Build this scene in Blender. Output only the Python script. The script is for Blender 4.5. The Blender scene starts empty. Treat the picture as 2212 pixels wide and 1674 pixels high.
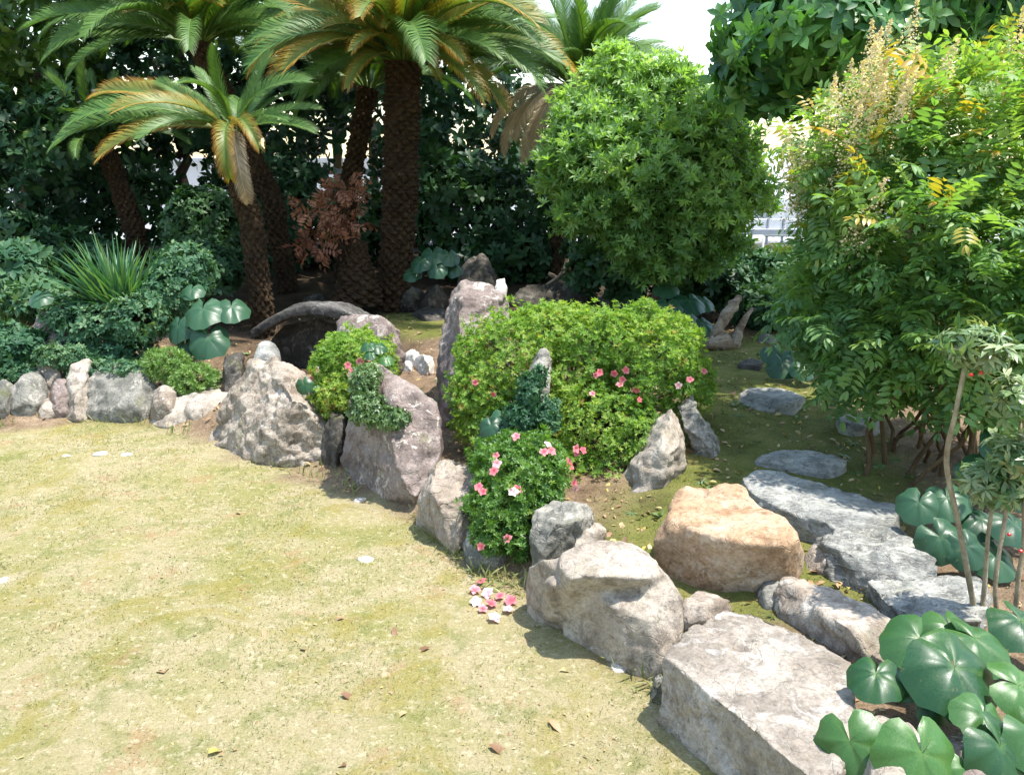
import bpy, bmesh, math, random
import numpy as np
from mathutils import Vector, Matrix, noise

random.seed(7); RNG = np.random.default_rng(7)
scene = bpy.context.scene
COL = scene.collection
R = math.radians

# ------------------------------------------------------------------ camera, sky, sun, exposure
CAM_H, PITCH, F = 1.55, 14.0, 1840.0            # F: focal length in pixels of a 2212 px wide frame
cam_d = bpy.data.cameras.new('camera'); cam = bpy.data.objects.new('camera', cam_d); COL.objects.link(cam)
cam.location = (0, 0, CAM_H); cam.rotation_euler = (R(90 - PITCH), 0, 0)
cam_d.sensor_width = 36; cam_d.lens = 36 * F / 2212; cam_d.clip_end = 2000; cam_d.clip_start = .05
scene.camera = cam
SUN_EL, SUN_AZ = 72.0, 102.0                      # azimuth from +Y towards +X
world = bpy.data.worlds.new('World'); scene.world = world; world.use_nodes = True
wn = world.node_tree.nodes; wn.clear()
sky = wn.new('ShaderNodeTexSky'); sky.sky_type = 'NISHITA'; sky.sun_disc = False
sky.sun_elevation = R(SUN_EL); sky.sun_rotation = R(SUN_AZ)
sky.air_density = 1.6; sky.dust_density = 1.0; sky.ozone_density = 1.0
bg = wn.new('ShaderNodeBackground'); bg.inputs[1].default_value = .15
wo = wn.new('ShaderNodeOutputWorld')
world.node_tree.links.new(sky.outputs[0], bg.inputs[0]); world.node_tree.links.new(bg.outputs[0], wo.inputs[0])
sun_d = bpy.data.lights.new('sun', 'SUN'); sun = bpy.data.objects.new('sun', sun_d); COL.objects.link(sun)
sun_d.energy = 3.8; sun_d.angle = R(.8); sun_d.color = (1, .955, .88)
sdir = Vector((math.cos(R(SUN_EL)) * math.sin(R(SUN_AZ)), math.cos(R(SUN_EL)) * math.cos(R(SUN_AZ)), math.sin(R(SUN_EL))))
sun.rotation_euler = sdir.to_track_quat('Z', 'Y').to_euler(); sun.location = (4, 2, 9)
vs = scene.view_settings
vs.view_transform = 'Standard'; vs.look = 'None'; vs.gamma = 1; vs.use_curve_mapping = False
vs.exposure = 1.42
scene.cycles.max_bounces = 8; scene.cycles.transparent_max_bounces = 4

# ------------------------------------------------------------------ rays and terrain
cp, sp = math.cos(R(PITCH)), math.sin(R(PITCH))
def ray(px, py):
    a, b = (px - 1106) / F, (837 - py) / F
    return Vector((a, cp + b * sp, -sp + b * cp))
def at_z(px, py, z):
    d = ray(px, py); t = (z - CAM_H) / d.z
    return Vector((d.x * t, d.y * t, z))
def at_y(px, py, y):
    d = ray(px, py); t = y / d.y
    return Vector((d.x * t, y, CAM_H + d.z * t))
def mpp(y):                                        # metres per reference pixel at distance y
    return y / F * 1.02
EDGE = [at_z(*p, 0) for p in [(-900, 880), (-300, 905), (0, 925), (250, 905), (480, 958), (740, 1045), (900, 1120), (1000, 1215),
                              (1140, 1262), (1300, 1375), (1430, 1475), (1650, 1674), (1900, 1950)]]
EX = np.array([p.x for p in EDGE]); EY = np.array([p.y for p in EDGE])
def ss(v, a, b):
    t = np.clip((v - a) / (b - a), 0, 1); return t * t * (3 - 2 * t)
def edge_d(x, y):
    return (y - np.interp(x, EX, EY)) * .75
def terrain(x, y):
    d = edge_d(x, y)
    z = .15 * ss(d, -.02, .25) + .12 * ss(d, .6, 2.5) + .3 * ss(y, 8.0, 11)
    z = z + .012 * np.sin(x * 2.1 + .7) * np.sin(y * 1.7) + .006 * np.sin(x * 5.3) * np.sin(y * 4.9 + 1)
    return z - .3 * np.exp(-(((x + 1.55) / .75) ** 2 + ((y - 6.75) / .5) ** 2))
def hit(px, py, h=0.0):
    d = ray(px, py); t0 = .3
    t = t0
    while t < 60:
        if CAM_H + d.z * t < terrain(d.x * t, d.y * t) + h: break
        t0 = t; t += .05
    for _ in range(14):
        m = (t0 + t) / 2
        if CAM_H + d.z * m < terrain(d.x * m, d.y * m) + h: t = m
        else: t0 = m
    return Vector((d.x * t, d.y * t, CAM_H + d.z * t))
def gz(x, y): return float(terrain(x, y))

# ------------------------------------------------------------------ objects
def tag(o, label=None, cat=None, group=None, kind=None):
    if label: o['label'] = label
    if cat: o['category'] = cat
    if group: o['group'] = group
    if kind: o['kind'] = kind
    return o
def thing(name, loc, label, cat, group=None):
    o = bpy.data.objects.new(name, None); COL.objects.link(o); o.location = loc; o.empty_display_size = .1
    return tag(o, label, cat, group)
def mesh_np(name, V, Fc, mat, attrs=None, smooth=False):
    """V (n,3); Fc (m,3) or (m,4) int array or a list of mixed faces"""
    me = bpy.data.meshes.new(name)
    if isinstance(Fc, np.ndarray):
        k = Fc.shape[1]; m = len(Fc)
        me.vertices.add(len(V)); me.vertices.foreach_set('co', np.asarray(V, np.float32).ravel())
        me.loops.add(m * k); me.loops.foreach_set('vertex_index', Fc.astype(np.int32).ravel())
        me.polygons.add(m); me.polygons.foreach_set('loop_start', np.arange(0, m * k, k, dtype=np.int32))
        me.update(calc_edges=True)
    else:
        me.from_pydata([tuple(v) for v in V], [], Fc); me.update()
    for an, av in (attrs or {}).items():
        at = me.attributes.new(an, 'FLOAT', 'POINT'); at.data.foreach_set('value', np.asarray(av, np.float32))
    if mat: me.materials.append(mat)
    if smooth: me.polygons.foreach_set('use_smooth', np.ones(len(me.polygons), bool))
    return me
def link(name, me, parent=None, loc=(0, 0, 0)):
    o = bpy.data.objects.new(name, me); COL.objects.link(o); o.location = loc
    if parent: o.parent = parent
    return o

# ------------------------------------------------------------------ materials
class NT:
    def __init__(s, name):
        s.m = bpy.data.materials.new(name); s.m.use_nodes = True
        s.t = s.m.node_tree; s.t.nodes.clear(); s.out = s.n('ShaderNodeOutputMaterial')
    def n(s, typ, **kw):
        nd = s.t.nodes.new(typ)
        for k, v in kw.items(): setattr(nd, k, v)
        return nd
    def l(s, a, b): s.t.links.new(a, b)
    def val(s, sock, v):
        if hasattr(v, 'is_output') or isinstance(v, bpy.types.NodeSocket): s.l(v, sock)
        else: sock.default_value = v
    def noise(s, vec, scale, detail=5, rough=.55, dist=0.0):
        nd = s.n('ShaderNodeTexNoise'); nd.inputs['Scale'].default_value = scale; nd.inputs['Detail'].default_value = detail
        nd.inputs['Roughness'].default_value = rough; nd.inputs['Distortion'].default_value = dist
        if vec is not None: s.l(vec, nd.inputs['Vector'])
        return nd.outputs['Fac']
    def ramp(s, fac, stops, interp='LINEAR'):
        nd = s.n('ShaderNodeValToRGB'); cr = nd.color_ramp; cr.interpolation = interp
        while len(cr.elements) < len(stops): cr.elements.new(.5)
        for e, (p, c) in zip(cr.elements, stops):
            e.position = p; e.color = (*c, 1) if len(c) == 3 else c
        s.l(fac, nd.inputs[0]); return nd.outputs[0]
    def step(s, fac, a, b):
        nd = s.n('ShaderNodeMapRange'); nd.interpolation_type = 'SMOOTHSTEP'
        nd.inputs['From Min'].default_value = a; nd.inputs['From Max'].default_value = b
        s.l(fac, nd.inputs['Value']); return nd.outputs['Result']
    def mix(s, fac, a, b, mode='MIX'):
        nd = s.n('ShaderNodeMix', data_type='RGBA', blend_type=mode)
        s.val(nd.inputs[0], fac)
        for sock, v in ((nd.inputs[6], a), (nd.inputs[7], b)):
            s.val(sock, (*v, 1) if isinstance(v, tuple) and len(v) == 3 else v)
        return nd.outputs[2]
    def math(s, op, a, b=0.0):
        nd = s.n('ShaderNodeMath', operation=op); s.val(nd.inputs[0], a); s.val(nd.inputs[1], b); return nd.outputs[0]
    def attr(s, name):
        return s.n('ShaderNodeAttribute', attribute_name=name).outputs['Fac']
    def bump(s, h, strength, dist):
        nd = s.n('ShaderNodeBump'); nd.inputs['Strength'].default_value = strength; nd.inputs['Distance'].default_value = dist
        s.l(h, nd.inputs['Height']); return nd.outputs[0]
    def bsdf(s, col, rough, normal=None, spec=.4):
        p = s.n('ShaderNodeBsdfPrincipled'); s.val(p.inputs['Base Color'], (*col, 1) if isinstance(col, tuple) and len(col) == 3 else col)
        s.val(p.inputs['Roughness'], rough); p.inputs['Specular IOR Level'].default_value = spec
        if normal: s.l(normal, p.inputs['Normal'])
        return p.outputs[0]
    def done(s, sh): s.l(sh, s.out.inputs[0]); return s.m
    def objvec(s):
        tc = s.n('ShaderNodeTexCoord'); oi = s.n('ShaderNodeObjectInfo')
        ad = s.n('ShaderNodeVectorMath', operation='MULTIPLY_ADD')
        s.l(oi.outputs['Random'], ad.inputs[0]); ad.inputs[1].default_value = (37, 53, 71); s.l(tc.outputs['Object'], ad.inputs[2])
        return ad.outputs[0]

def rock_mat(name, c, lichen=.5, lichc=(.5, .46, .4), moss=.2, layers=0, veins=0, rough=.9, bs=.7):
    n = NT(name); v = n.objvec(); vv = v
    if layers:
        mp = n.n('ShaderNodeMapping'); n.l(v, mp.inputs[0]); mp.inputs['Scale'].default_value = (1.2, 3.5, 9) ; mp.inputs['Rotation'].default_value = (.35, .25, .5)
        vv = mp.outputs[0]
    a = n.noise(vv, 3.2 if not layers else 2.2, 9, .68, .7)
    col = n.ramp(a, [(.3, c[0]), (.5, c[1]), (.68, c[2])])
    blot = n.noise(v, 9, 4, .6); col = n.mix(n.math('MULTIPLY', n.step(blot, .5, .64), .75), col, c[0]); stain = n.noise(v, 2.3, 5, .7, 1.0); col = n.mix(n.math('MULTIPLY', n.step(stain, .55, .7), .6), col, tuple(q * .55 for q in c[0]))
    f = n.noise(v, 90, 4, .7); col = n.mix(.5, col, n.ramp(f, [(.32, (.42, .4, .38)), (.52, (1, 1, 1)), (.7, (1.3, 1.27, 1.22))]), 'MULTIPLY'); f2 = n.noise(v, 34, 5, .75); col = n.mix(.55, col, n.ramp(f2, [(.34, (.45, .43, .4)), (.46, (1, 1, 1)), (.68, (1.25, 1.23, 1.2))]), 'MULTIPLY')
    if veins:
        w = n.noise(vv, 5.5, 7, .75, 1.6); col = n.mix(n.math('MULTIPLY', n.step(w, .52, .6), veins), col, (.52, .5, .43))
    lm = n.math('MULTIPLY', n.step(n.noise(v, 11, 7, .8, 1.0), .53, .6), n.step(n.noise(v, 3.1, 3), .4, .55)); dk = n.math('MULTIPLY', n.step(n.noise(v, 15, 6, .8, .5), .56, .63), n.step(n.noise(v, 2.2, 3), .42, .58)); col = n.mix(n.math('MULTIPLY', dk, .6), col, tuple(q * .38 for q in c[0]))
    col = n.mix(n.math('MULTIPLY', lm, lichen), col, lichc)
    geo = n.n('ShaderNodeNewGeometry'); sx = n.n('ShaderNodeSeparateXYZ'); n.l(geo.outputs['Normal'], sx.inputs[0])
    mm = n.math('MULTIPLY', n.step(n.noise(v, 5, 6, .7), .55, .66), n.step(sx.outputs[2], -.2, .7))
    col = n.mix(n.math('MULTIPLY', mm, moss), col, (.1, .11, .03))
    # bump height from noise grain and a net of cracks
    h = n.math('ADD', n.math('MULTIPLY', n.noise(vv, 22, 8, .7), 1.0), n.math('MULTIPLY', f, .35))
    vo = n.n('ShaderNodeTexVoronoi', feature='DISTANCE_TO_EDGE'); vo.inputs['Scale'].default_value = 5; 
    dv = n.n('ShaderNodeVectorMath', operation='ADD'); nz = n.n('ShaderNodeTexNoise'); nz.inputs['Scale'].default_value = 4; n.l(v, nz.inputs['Vector'])
    n.l(v, dv.inputs[0]); n.l(nz.outputs['Color'], dv.inputs[1]); n.l(dv.outputs[0], vo.inputs['Vector'])
    crack = n.step(vo.outputs['Distance'], 0.0, .03); h = n.math('ADD', h, n.math('MULTIPLY', crack, .25))
    return n.done(n.bsdf(col, rough, n.bump(h, bs, .022), .25))

M = {}
M['rock_beige'] = rock_mat('rock_beige', [(.16, .125, .095), (.30, .25, .2), (.42, .365, .3)], .7, moss=.35)
M['rock_pale'] = rock_mat('rock_pale', [(.17, .14, .11), (.32, .275, .225), (.43, .385, .325)], .45, moss=.2, bs=.5)
M['rock_slab'] = rock_mat('rock_slab', [(.16, .135, .108), (.265, .23, .19), (.345, .31, .265)], .3, (.56, .54, .52), moss=.12, bs=.6)
M['rock_purple'] = rock_mat('rock_purple', [(.12, .092, .08), (.22, .175, .155), (.30, .255, .23)], .9, (.48, .43, .37), moss=.4)
M['rock_tan'] = rock_mat('rock_tan', [(.22, .13, .07), (.35, .235, .145), (.44, .355, .27)], .35, (.58, .46, .36), moss=.08, bs=.5)
M['rock_grey'] = rock_mat('rock_grey', [(.10, .1, .085), (.22, .21, .18), (.36, .33, .29)], .6, moss=.5)
M['rock_schist'] = rock_mat('rock_schist', [(.14, .14, .13), (.26, .26, .24), (.38, .375, .35)], .35, (.5, .5, .42), moss=.15, layers=1, veins=.35)
M['rock_vein'] = rock_mat('rock_vein', [(.11, .11, .1), (.24, .24, .22), (.38, .375, .33)], .4, moss=.2, layers=1, veins=.6)
M['rock_bridge'] = rock_mat('rock_bridge', [(.03, .028, .026), (.07, .065, .06), (.14, .13, .12)], .5, (.25, .24, .22), moss=.2)
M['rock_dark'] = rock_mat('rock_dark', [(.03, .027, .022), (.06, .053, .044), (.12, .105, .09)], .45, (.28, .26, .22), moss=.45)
M['pebble'] = rock_mat('pebble', [(.38, .34, .28), (.5, .46, .4), (.58, .55, .5)], .2, moss=.0, bs=.3)
M['driftwood'] = rock_mat('driftwood', [(.15, .1, .065), (.28, .22, .16), (.42, .37, .3)], .2, moss=.1, layers=1)

def leaf_mat(name, cols, rough=.42, transl=.28, tip=None, tcol=None, spec=.5, bleach=0):
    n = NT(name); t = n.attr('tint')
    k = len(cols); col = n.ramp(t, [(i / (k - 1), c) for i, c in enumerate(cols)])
    if tip: col = n.mix(n.attr('tipw'), col, tip)
    tc = n.n('ShaderNodeTexCoord'); bl = n.noise(tc.outputs['Object'], 14, 3)
    col = n.mix(.5, col, n.ramp(bl, [(.35, (.75, .78, .7)), (.65, (1.2, 1.18, 1.1))]), 'MULTIPLY')
    b = n.bsdf(col, rough, None, spec)
    tr = n.n('ShaderNodeBsdfTranslucent'); tm = n.mix(1.0, col, tcol or (1.5, 1.6, .5), 'MULTIPLY'); n.l(tm, tr.inputs[0])
    mx = n.n('ShaderNodeMixShader'); mx.inputs[0].default_value = transl; n.l(b, mx.inputs[1]); n.l(tr.outputs[0], mx.inputs[2])
    return n.done(mx.outputs[0])
M['azalea'] = leaf_mat('azalea_leaf', [(.05, .125, .022), (.115, .225, .038), (.19, .315, .056), (.28, .36, .08), (.3, .37, .08), (.3, .2, .07)], .55, .42, spec=.3)
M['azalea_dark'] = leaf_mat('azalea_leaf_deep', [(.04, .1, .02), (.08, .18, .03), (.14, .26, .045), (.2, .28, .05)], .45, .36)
M['midtree'] = leaf_mat('pittosporum_leaf', [(.085, .18, .05), (.16, .29, .085), (.24, .38, .13), (.32, .45, .18)], .5, .48)
M['bigleaf'] = leaf_mat('bay_leaf', [(.025, .085, .03), (.05, .15, .045), (.09, .22, .06), (.16, .29, .08)], .4, .36)
M['nandina'] = leaf_mat('nandina_leaf', [(.06, .14, .05), (.115, .23, .075), (.19, .31, .085), (.29, .36, .09)], .5, .46)
M['nandina_new'] = leaf_mat('nandina_new_leaf', [(.24, .27, .04), (.36, .27, .04), (.46, .24, .05)], .4, .4)
M['nandina_flower'] = leaf_mat('nandina_blossom', [(.55, .47, .32), (.65, .56, .42), (.7, .5, .42)], .7, .3)
M['camphor'] = leaf_mat('camphor_leaf', [(.02, .055, .012), (.04, .1, .018), (.08, .16, .03), (.13, .2, .05)], .38, .25)
M['darkleaf'] = leaf_mat('evergreen_leaf', [(.012, .04, .018), (.022, .065, .028), (.04, .095, .036), (.065, .13, .045)], .5, .2, spec=.3)
M['tealleaf'] = leaf_mat('shrub_leaf', [(.02, .065, .035), (.04, .11, .055), (.075, .155, .075), (.14, .22, .1)], .55, .25, spec=.25)
M['bonsai'] = leaf_mat('juniper_leaf', [(.09, .18, .04), (.16, .27, .07), (.24, .34, .11)], .5, .25)
M['variegated'] = leaf_mat('variegated_leaf', [(.05, .12, .04), (.1, .18, .07), (.2, .26, .12), (.33, .35, .2)], .36, .22)
M['iris'] = leaf_mat('iris_leaf', [(.025, .09, .05), (.045, .13, .065), (.08, .18, .075), (.15, .24, .1)], .4, .3)
M['fig'] = leaf_mat('creeping_fig_leaf', [(.05, .1, .035), (.09, .16, .05), (.16, .22, .1)], .45, .2)
M['frond'] = leaf_mat('cycad_frond', [(.03, .085, .022), (.06, .135, .03), (.1, .18, .04), (.15, .215, .06)], .46, .25, spec=.3)
M['frond_tip'] = leaf_mat('cycad_frond_browning', [(.05, .11, .022), (.085, .155, .03), (.13, .19, .04)], .46, .25, tip=(.5, .22, .03), spec=.3)
M['frond_dead'] = leaf_mat('cycad_frond_dead', [(.14, .1, .06), (.28, .22, .14), (.42, .35, .25)], .7, .2, tcol=(1, .9, .7))
M['deadleaf'] = leaf_mat('withered_leaf', [(.12, .04, .02), (.22, .09, .05), (.34, .17, .1)], .7, .2, tcol=(1.2, .8, .5))
M['litter'] = leaf_mat('fallen_leaf', [(.14, .07, .035), (.28, .16, .08), (.4, .29, .17), (.4, .31, .06)], .6, .1)
M['petal'] = leaf_mat('azalea_petal', [(.55, .03, .06), (.62, .06, .1), (.68, .13, .18)], .5, .3, tip=(.75, .35, .38), tcol=(1.2, .8, .8))
M['petal_white'] = leaf_mat('azalea_petal_white', [(.7, .2, .26), (.78, .45, .47), (.8, .66, .65)], .5, .25, tip=(.82, .76, .74), tcol=(1, 1, 1))
M['grass'] = leaf_mat('grass_blade', [(.1, .145, .04), (.18, .2, .06), (.27, .255, .115), (.38, .335, .2)], .6, .2)
M['moss'] = leaf_mat('moss_tuft', [(.05, .055, .012), (.1, .1, .02), (.16, .13, .035)], .7, .1)

def farfugium_mat(name, c0, c1, vein):
    n = NT(name); t = n.attr('tint'); r = n.attr('tipw'); tc = n.n('ShaderNodeTexCoord')
    col = n.mix(t, c0, c1); col = n.mix(n.math('MULTIPLY', n.attr('vein'), .55), col, vein)
    nz = n.noise(tc.outputs['Object'], 22, 5, .6); col = n.mix(.6, col, n.ramp(nz, [(.35, (.7, .75, .7)), (.62, (1.2, 1.2, 1.05))]), 'MULTIPLY')
    oi = n.n('ShaderNodeObjectInfo'); col = n.mix(n.math('MULTIPLY', oi.outputs['Random'], .45), col, c0); br = n.noise(n.objvec(), 5, 5, .7); col = n.mix(n.math('MULTIPLY', n.step(br, .64, .7), .7), col, (.16, .12, .035)); b = n.bsdf(col, n.ramp(nz, [(.3, (.27, .27, .27)), (.7, (.55, .55, .55))]), n.bump(n.attr('vein'), .12, .006), .4)
    tr = n.n('ShaderNodeBsdfTranslucent'); tm = n.mix(1.0, col, (1.4, 1.6, .5), 'MULTIPLY'); n.l(tm, tr.inputs[0])
    mx = n.n('ShaderNodeMixShader'); mx.inputs[0].default_value = .16; n.l(b, mx.inputs[1]); n.l(tr.outputs[0], mx.inputs[2])
    return n.done(mx.outputs[0])
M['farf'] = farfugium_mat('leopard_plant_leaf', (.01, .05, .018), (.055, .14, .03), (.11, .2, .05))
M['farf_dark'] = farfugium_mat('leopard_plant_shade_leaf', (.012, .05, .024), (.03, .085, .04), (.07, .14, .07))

def bark_mat(name, c, sc=14, stretch=(1, 1, .25)):
    n = NT(name); v = n.objvec(); mp = n.n('ShaderNodeMapping'); n.l(v, mp.inputs[0]); mp.inputs['Scale'].default_value = stretch
    a = n.noise(mp.outputs[0], sc, 8, .65); b = n.noise(v, 3, 3)
    col = n.ramp(a, [(.3, c[0]), (.55, c[1]), (.75, c[2])]); col = n.mix(n.math('MULTIPLY', n.step(b, .5, .65), .4), col, c[0])
    return n.done(n.bsdf(col, .9, n.bump(a, .8, .02), .2))
M['cycad_bark'] = bark_mat('cycad_bark', [(.018, .011, .006), (.042, .025, .012), (.095, .056, .024)], 26, (1, 1, .6))
M['bark'] = bark_mat('tree_bark', [(.05, .035, .025), (.12, .085, .06), (.2, .16, .12)])
M['twig'] = bark_mat('pale_stem', [(.16, .12, .07), (.3, .25, .17), (.42, .38, .28)], 40, (1, 1, .5))
M['cane'] = bark_mat('cane_stem', [(.05, .035, .02), (.12, .08, .045), (.2, .15, .09)], 30)
M['stalk'] = bark_mat('leaf_stalk', [(.07, .1, .03), (.12, .15, .05), (.2, .17, .08)], 20)
def plain(name, c, rough=.6, var=.12, sc=8, spec=.4, metal=0):
    n = NT(name); tc = n.n('ShaderNodeTexCoord'); a = n.noise(tc.outputs['Object'], sc, 6, .6)
    col = n.ramp(a, [(.3, tuple(x * (1 - var) for x in c)), (.7, tuple(min(1, x * (1 + var)) for x in c))])
    return n.done(n.bsdf(col, rough, n.bump(a, .15, .01), spec))
M['white_paint'] = plain('white_paint', (.78, .78, .8), .6, .05)
M['grey_paint'] = plain('grey_paint', (.36, .38, .42), .6)
M['roof_tile'] = plain('roof_tile', (.55, .57, .6), .5, .1)
M['glass'] = plain('window_glass', (.12, .15, .19), .08, .05)
M['steel'] = plain('galvanised_steel', (.4, .43, .42), .4)
M['wood'] = bark_mat('fence_wood', [(.22, .15, .08), (.36, .27, .15), (.46, .37, .23)], 20)
M['berry'] = plain('red_berry', (.6, .02, .02), .25, .1)

# ------------------------------------------------------------------ ground
def axis(lo, hi, step, far):
    fine = np.arange(lo, hi + 1e-6, step); g = np.geomspace(step * 1.5, far, 26)
    return np.concatenate([(lo - np.cumsum(np.diff(np.concatenate([[0], g]))))[::-1], fine, hi + np.cumsum(np.diff(np.concatenate([[0], g])))])
gx = axis(-4.6, 4.2, .045, 400); gy = axis(.6, 10.5, .045, 500)
X, Y = np.meshgrid(gx, gy); nx, ny = len(gx), len(gy)
x, y = X.ravel(), Y.ravel()
zz = terrain(x, y)
nz = np.array([noise.fractal(Vector((a * 3, b * 3, 0)), 1, 2, 4) if -5 < a < 5 and 0 < b < 11 else 0 for a, b in zip(x, y)])
d = edge_d(x, y)
zz = zz + nz * (.006 + .012 * ss(d, 0, .3))
idx = np.arange(nx * ny).reshape(ny, nx)
faces = np.stack([idx[:-1, :-1], idx[:-1, 1:], idx[1:, 1:], idx[1:, :-1]], -1).reshape(-1, 4)
bed = ss(d + nz * .16, -.13, .1)
# the mossy path with its stepping stones, right of the big azalea
PC = [hit(*p) for p in [(1560, 1190), (1620, 1110), (1700, 1000), (1660, 900), (1640, 820), (1600, 760), (1500, 740), (1050, 700), (930, 690)]]
pd = np.full(len(x), 9.0)
for p, q in zip(PC[:-1], PC[1:]):
    ax_, ay_ = q.x - p.x, q.y - p.y; L2 = ax_ * ax_ + ay_ * ay_ + 1e-9
    t = np.clip(((x - p.x) * ax_ + (y - p.y) * ay_) / L2, 0, 1)
    pd = np.minimum(pd, np.hypot(x - p.x - t * ax_, y - p.y - t * ay_))
path = 1 - ss(pd + nz * .15, .35, .75)
def ground_mat():
    n = NT('garden_ground'); tc = n.n('ShaderNodeTexCoord'); v = tc.outputs['Object']
    a = n.noise(v, 1.3, 6, .6, .5); b = n.noise(v, 7, 7, .7); f = n.noise(v, 120, 5, .75); g = n.noise(v, 38, 5, .7)
    lawn = n.ramp(a, [(.3, (.165, .17, .045)), (.42, (.245, .225, .09)), (.55, (.325, .275, .16)), (.68, (.215, .205, .07))])
    lawn = n.mix(n.math('MULTIPLY', n.step(b, .5, .64), .5), lawn, (.125, .15, .035))
    lawn = n.mix(n.math('MULTIPLY', n.step(n.noise(v, 4.1, 5, .7), .56, .68), .6), lawn, (.30, .19, .10))
    lawn = n.mix(n.math('MULTIPLY', n.step(g, .54, .64), .6), lawn, (.47, .41, .28)); lawn = n.mix(n.math('MULTIPLY', n.step(n.noise(v, 2.2, 6, .75, 1.0), .5, .62), .55), lawn, (.23, .19, .04)); lawn = n.mix(n.math('MULTIPLY', n.step(n.noise(v, 22, 6, .7), .58, .66), .5), lawn, (.13, .13, .035))
    lawn = n.mix(.55, lawn, n.ramp(f, [(.34, (.5, .48, .4)), (.52, (1, 1, 1)), (.68, (1.3, 1.27, 1.2))]), 'MULTIPLY')
    soil = n.ramp(b, [(.3, (.09, .06, .035)), (.52, (.2, .14, .09)), (.7, (.31, .24, .16))])
    soil = n.mix(.9, soil, n.ramp(f, [(.34, (.45, .42, .4)), (.52, (1, 1, 1)), (.68, (1.5, 1.4, 1.3))]), 'MULTIPLY')
    moss = n.ramp(n.noise(v, 5, 7, .7), [(.3, (.075, .07, .022)), (.46, (.12, .135, .032)), (.58, (.16, .16, .045)), (.72, (.25, .2, .09))])
    moss = n.mix(.8, moss, n.ramp(f, [(.34, (.5, .48, .4)), (.52, (1, 1, 1)), (.68, (1.4, 1.3, 1.2))]), 'MULTIPLY')
    humus_shade = n.ramp(b, [(.3, (.02, .014, .008)), (.6, (.06, .042, .025)), (.75, (.12, .085, .05))]); soil = n.mix(n.attr('humus_shade'), soil, humus_shade)  # dark humus tone that also paints shade into the soil
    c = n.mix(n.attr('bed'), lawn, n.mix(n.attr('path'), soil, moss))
    c = n.mix(n.attr('yard'), c, n.ramp(f, [(.3, (.42, .43, .44)), (.7, (.6, .61, .62))]))
    h = n.math('ADD', n.math('MULTIPLY', g, .6), f)
    return n.done(n.bsdf(c, .95, n.bump(h, .9, .012), .15))
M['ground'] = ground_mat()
gm = mesh_np('garden_ground', np.stack([x, y, zz], 1), faces, M['ground'], {'bed': bed, 'path': path, 'humus_shade': np.maximum(ss(y + nz * .6, 6.9, 7.9), np.exp(-(((x + 1.55) / .8) ** 4 + ((y - 6.9) / .7) ** 4))), 'yard': ss(y, 12.6, 13.4)}, True)  # humus mask also puts shade under the back trees and the bridge
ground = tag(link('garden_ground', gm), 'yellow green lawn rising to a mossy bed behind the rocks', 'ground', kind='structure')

# ------------------------------------------------------------------ leaf templates: axis +Z, face normal +X
def leaf_tpl(L=1.0, W=.4, bend=.25, fold=.12, simple=False, wide=.4):
    def pt(s, w):
        return [-bend * L * s * s + abs(w) * fold * 2, w, L * s * (1 - .15 * bend * s)]
    if simple:
        V = [pt(0, 0), pt(.5, W / 2), pt(1, 0), pt(.5, -W / 2)]; V[0] = [0, 0, 0]
        return np.array(V), np.array([[0, 1, 2], [0, 2, 3]]), np.array([0, .3, 1, .3])
    V = [pt(0, 0)]
    for s, w in ((.28, .82), (wide + .25, .95)):
        V += [pt(s, W / 2 * w), pt(s, 0), pt(s, -W / 2 * w)]
    V.append(pt(1, 0))
    T = [[0, 1, 2], [0, 2, 3], [1, 4, 5], [1, 5, 2], [2, 5, 6], [2, 6, 3], [4, 7, 5], [5, 7, 6]]
    return np.array(V, float), np.array(T), np.array([0, .2, .2, .2, .6, .6, .6, 1.])
def rotm(axis_, a): return np.array(Matrix.Rotation(a, 3, axis_))
def combine(items):                                  # [(tpl, 3x3, offset)]
    Vs, Ts, tw, o = [], [], [], 0
    for (V, T, w), m, off in items:
        Vs.append(V @ m.T + np.asarray(off)); Ts.append(T + o); tw.append(w); o += len(V)
    return np.concatenate(Vs), np.concatenate(Ts), np.concatenate(tw)
def whorl(n, leaf, tilt, jit=.25, seed=1):
    r = random.Random(seed); it = []
    for i in range(n):
        a = 2 * math.pi * i / n + r.uniform(-jit, jit); t = tilt + r.uniform(-jit, jit)
        V, T, w = leaf; s = r.uniform(.8, 1.1)
        # rotate so that the face (+X) looks inward/up the axis, tilted outward
        m = rotm('Z', a) @ rotm('Y', t) @ np.diag([-1, 1, 1])
        it.append(((V * s, T, w), m, (0, 0, r.uniform(0, .12))))
    return combine(it)
def pinnate(n, leaf, seed=1, droop=.25, spread=1.0):
    """compound leaf: axis +Z, upper face +X"""
    r = random.Random(seed); it = []
    for i in range(n):
        s = (i + 1) / n; base = (-droop * s * s, 0, s)
        k = 1.0 if i < n - 1 else 0
        for sgn in (-1, 1):
            V, T, w = leaf; sc = r.uniform(.8, 1.1) * (.75 + .5 * math.sin(math.pi * min(1, s * .8)))
            m = rotm('Y', -.35 * s + r.uniform(-.3, .2)) @ rotm('X', -sgn * (spread * k + .25 + r.uniform(-.15, .15)) if k else sgn * .25)
            it.append(((V * sc * .42, T, w), m, base))
    return combine(it)
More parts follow.
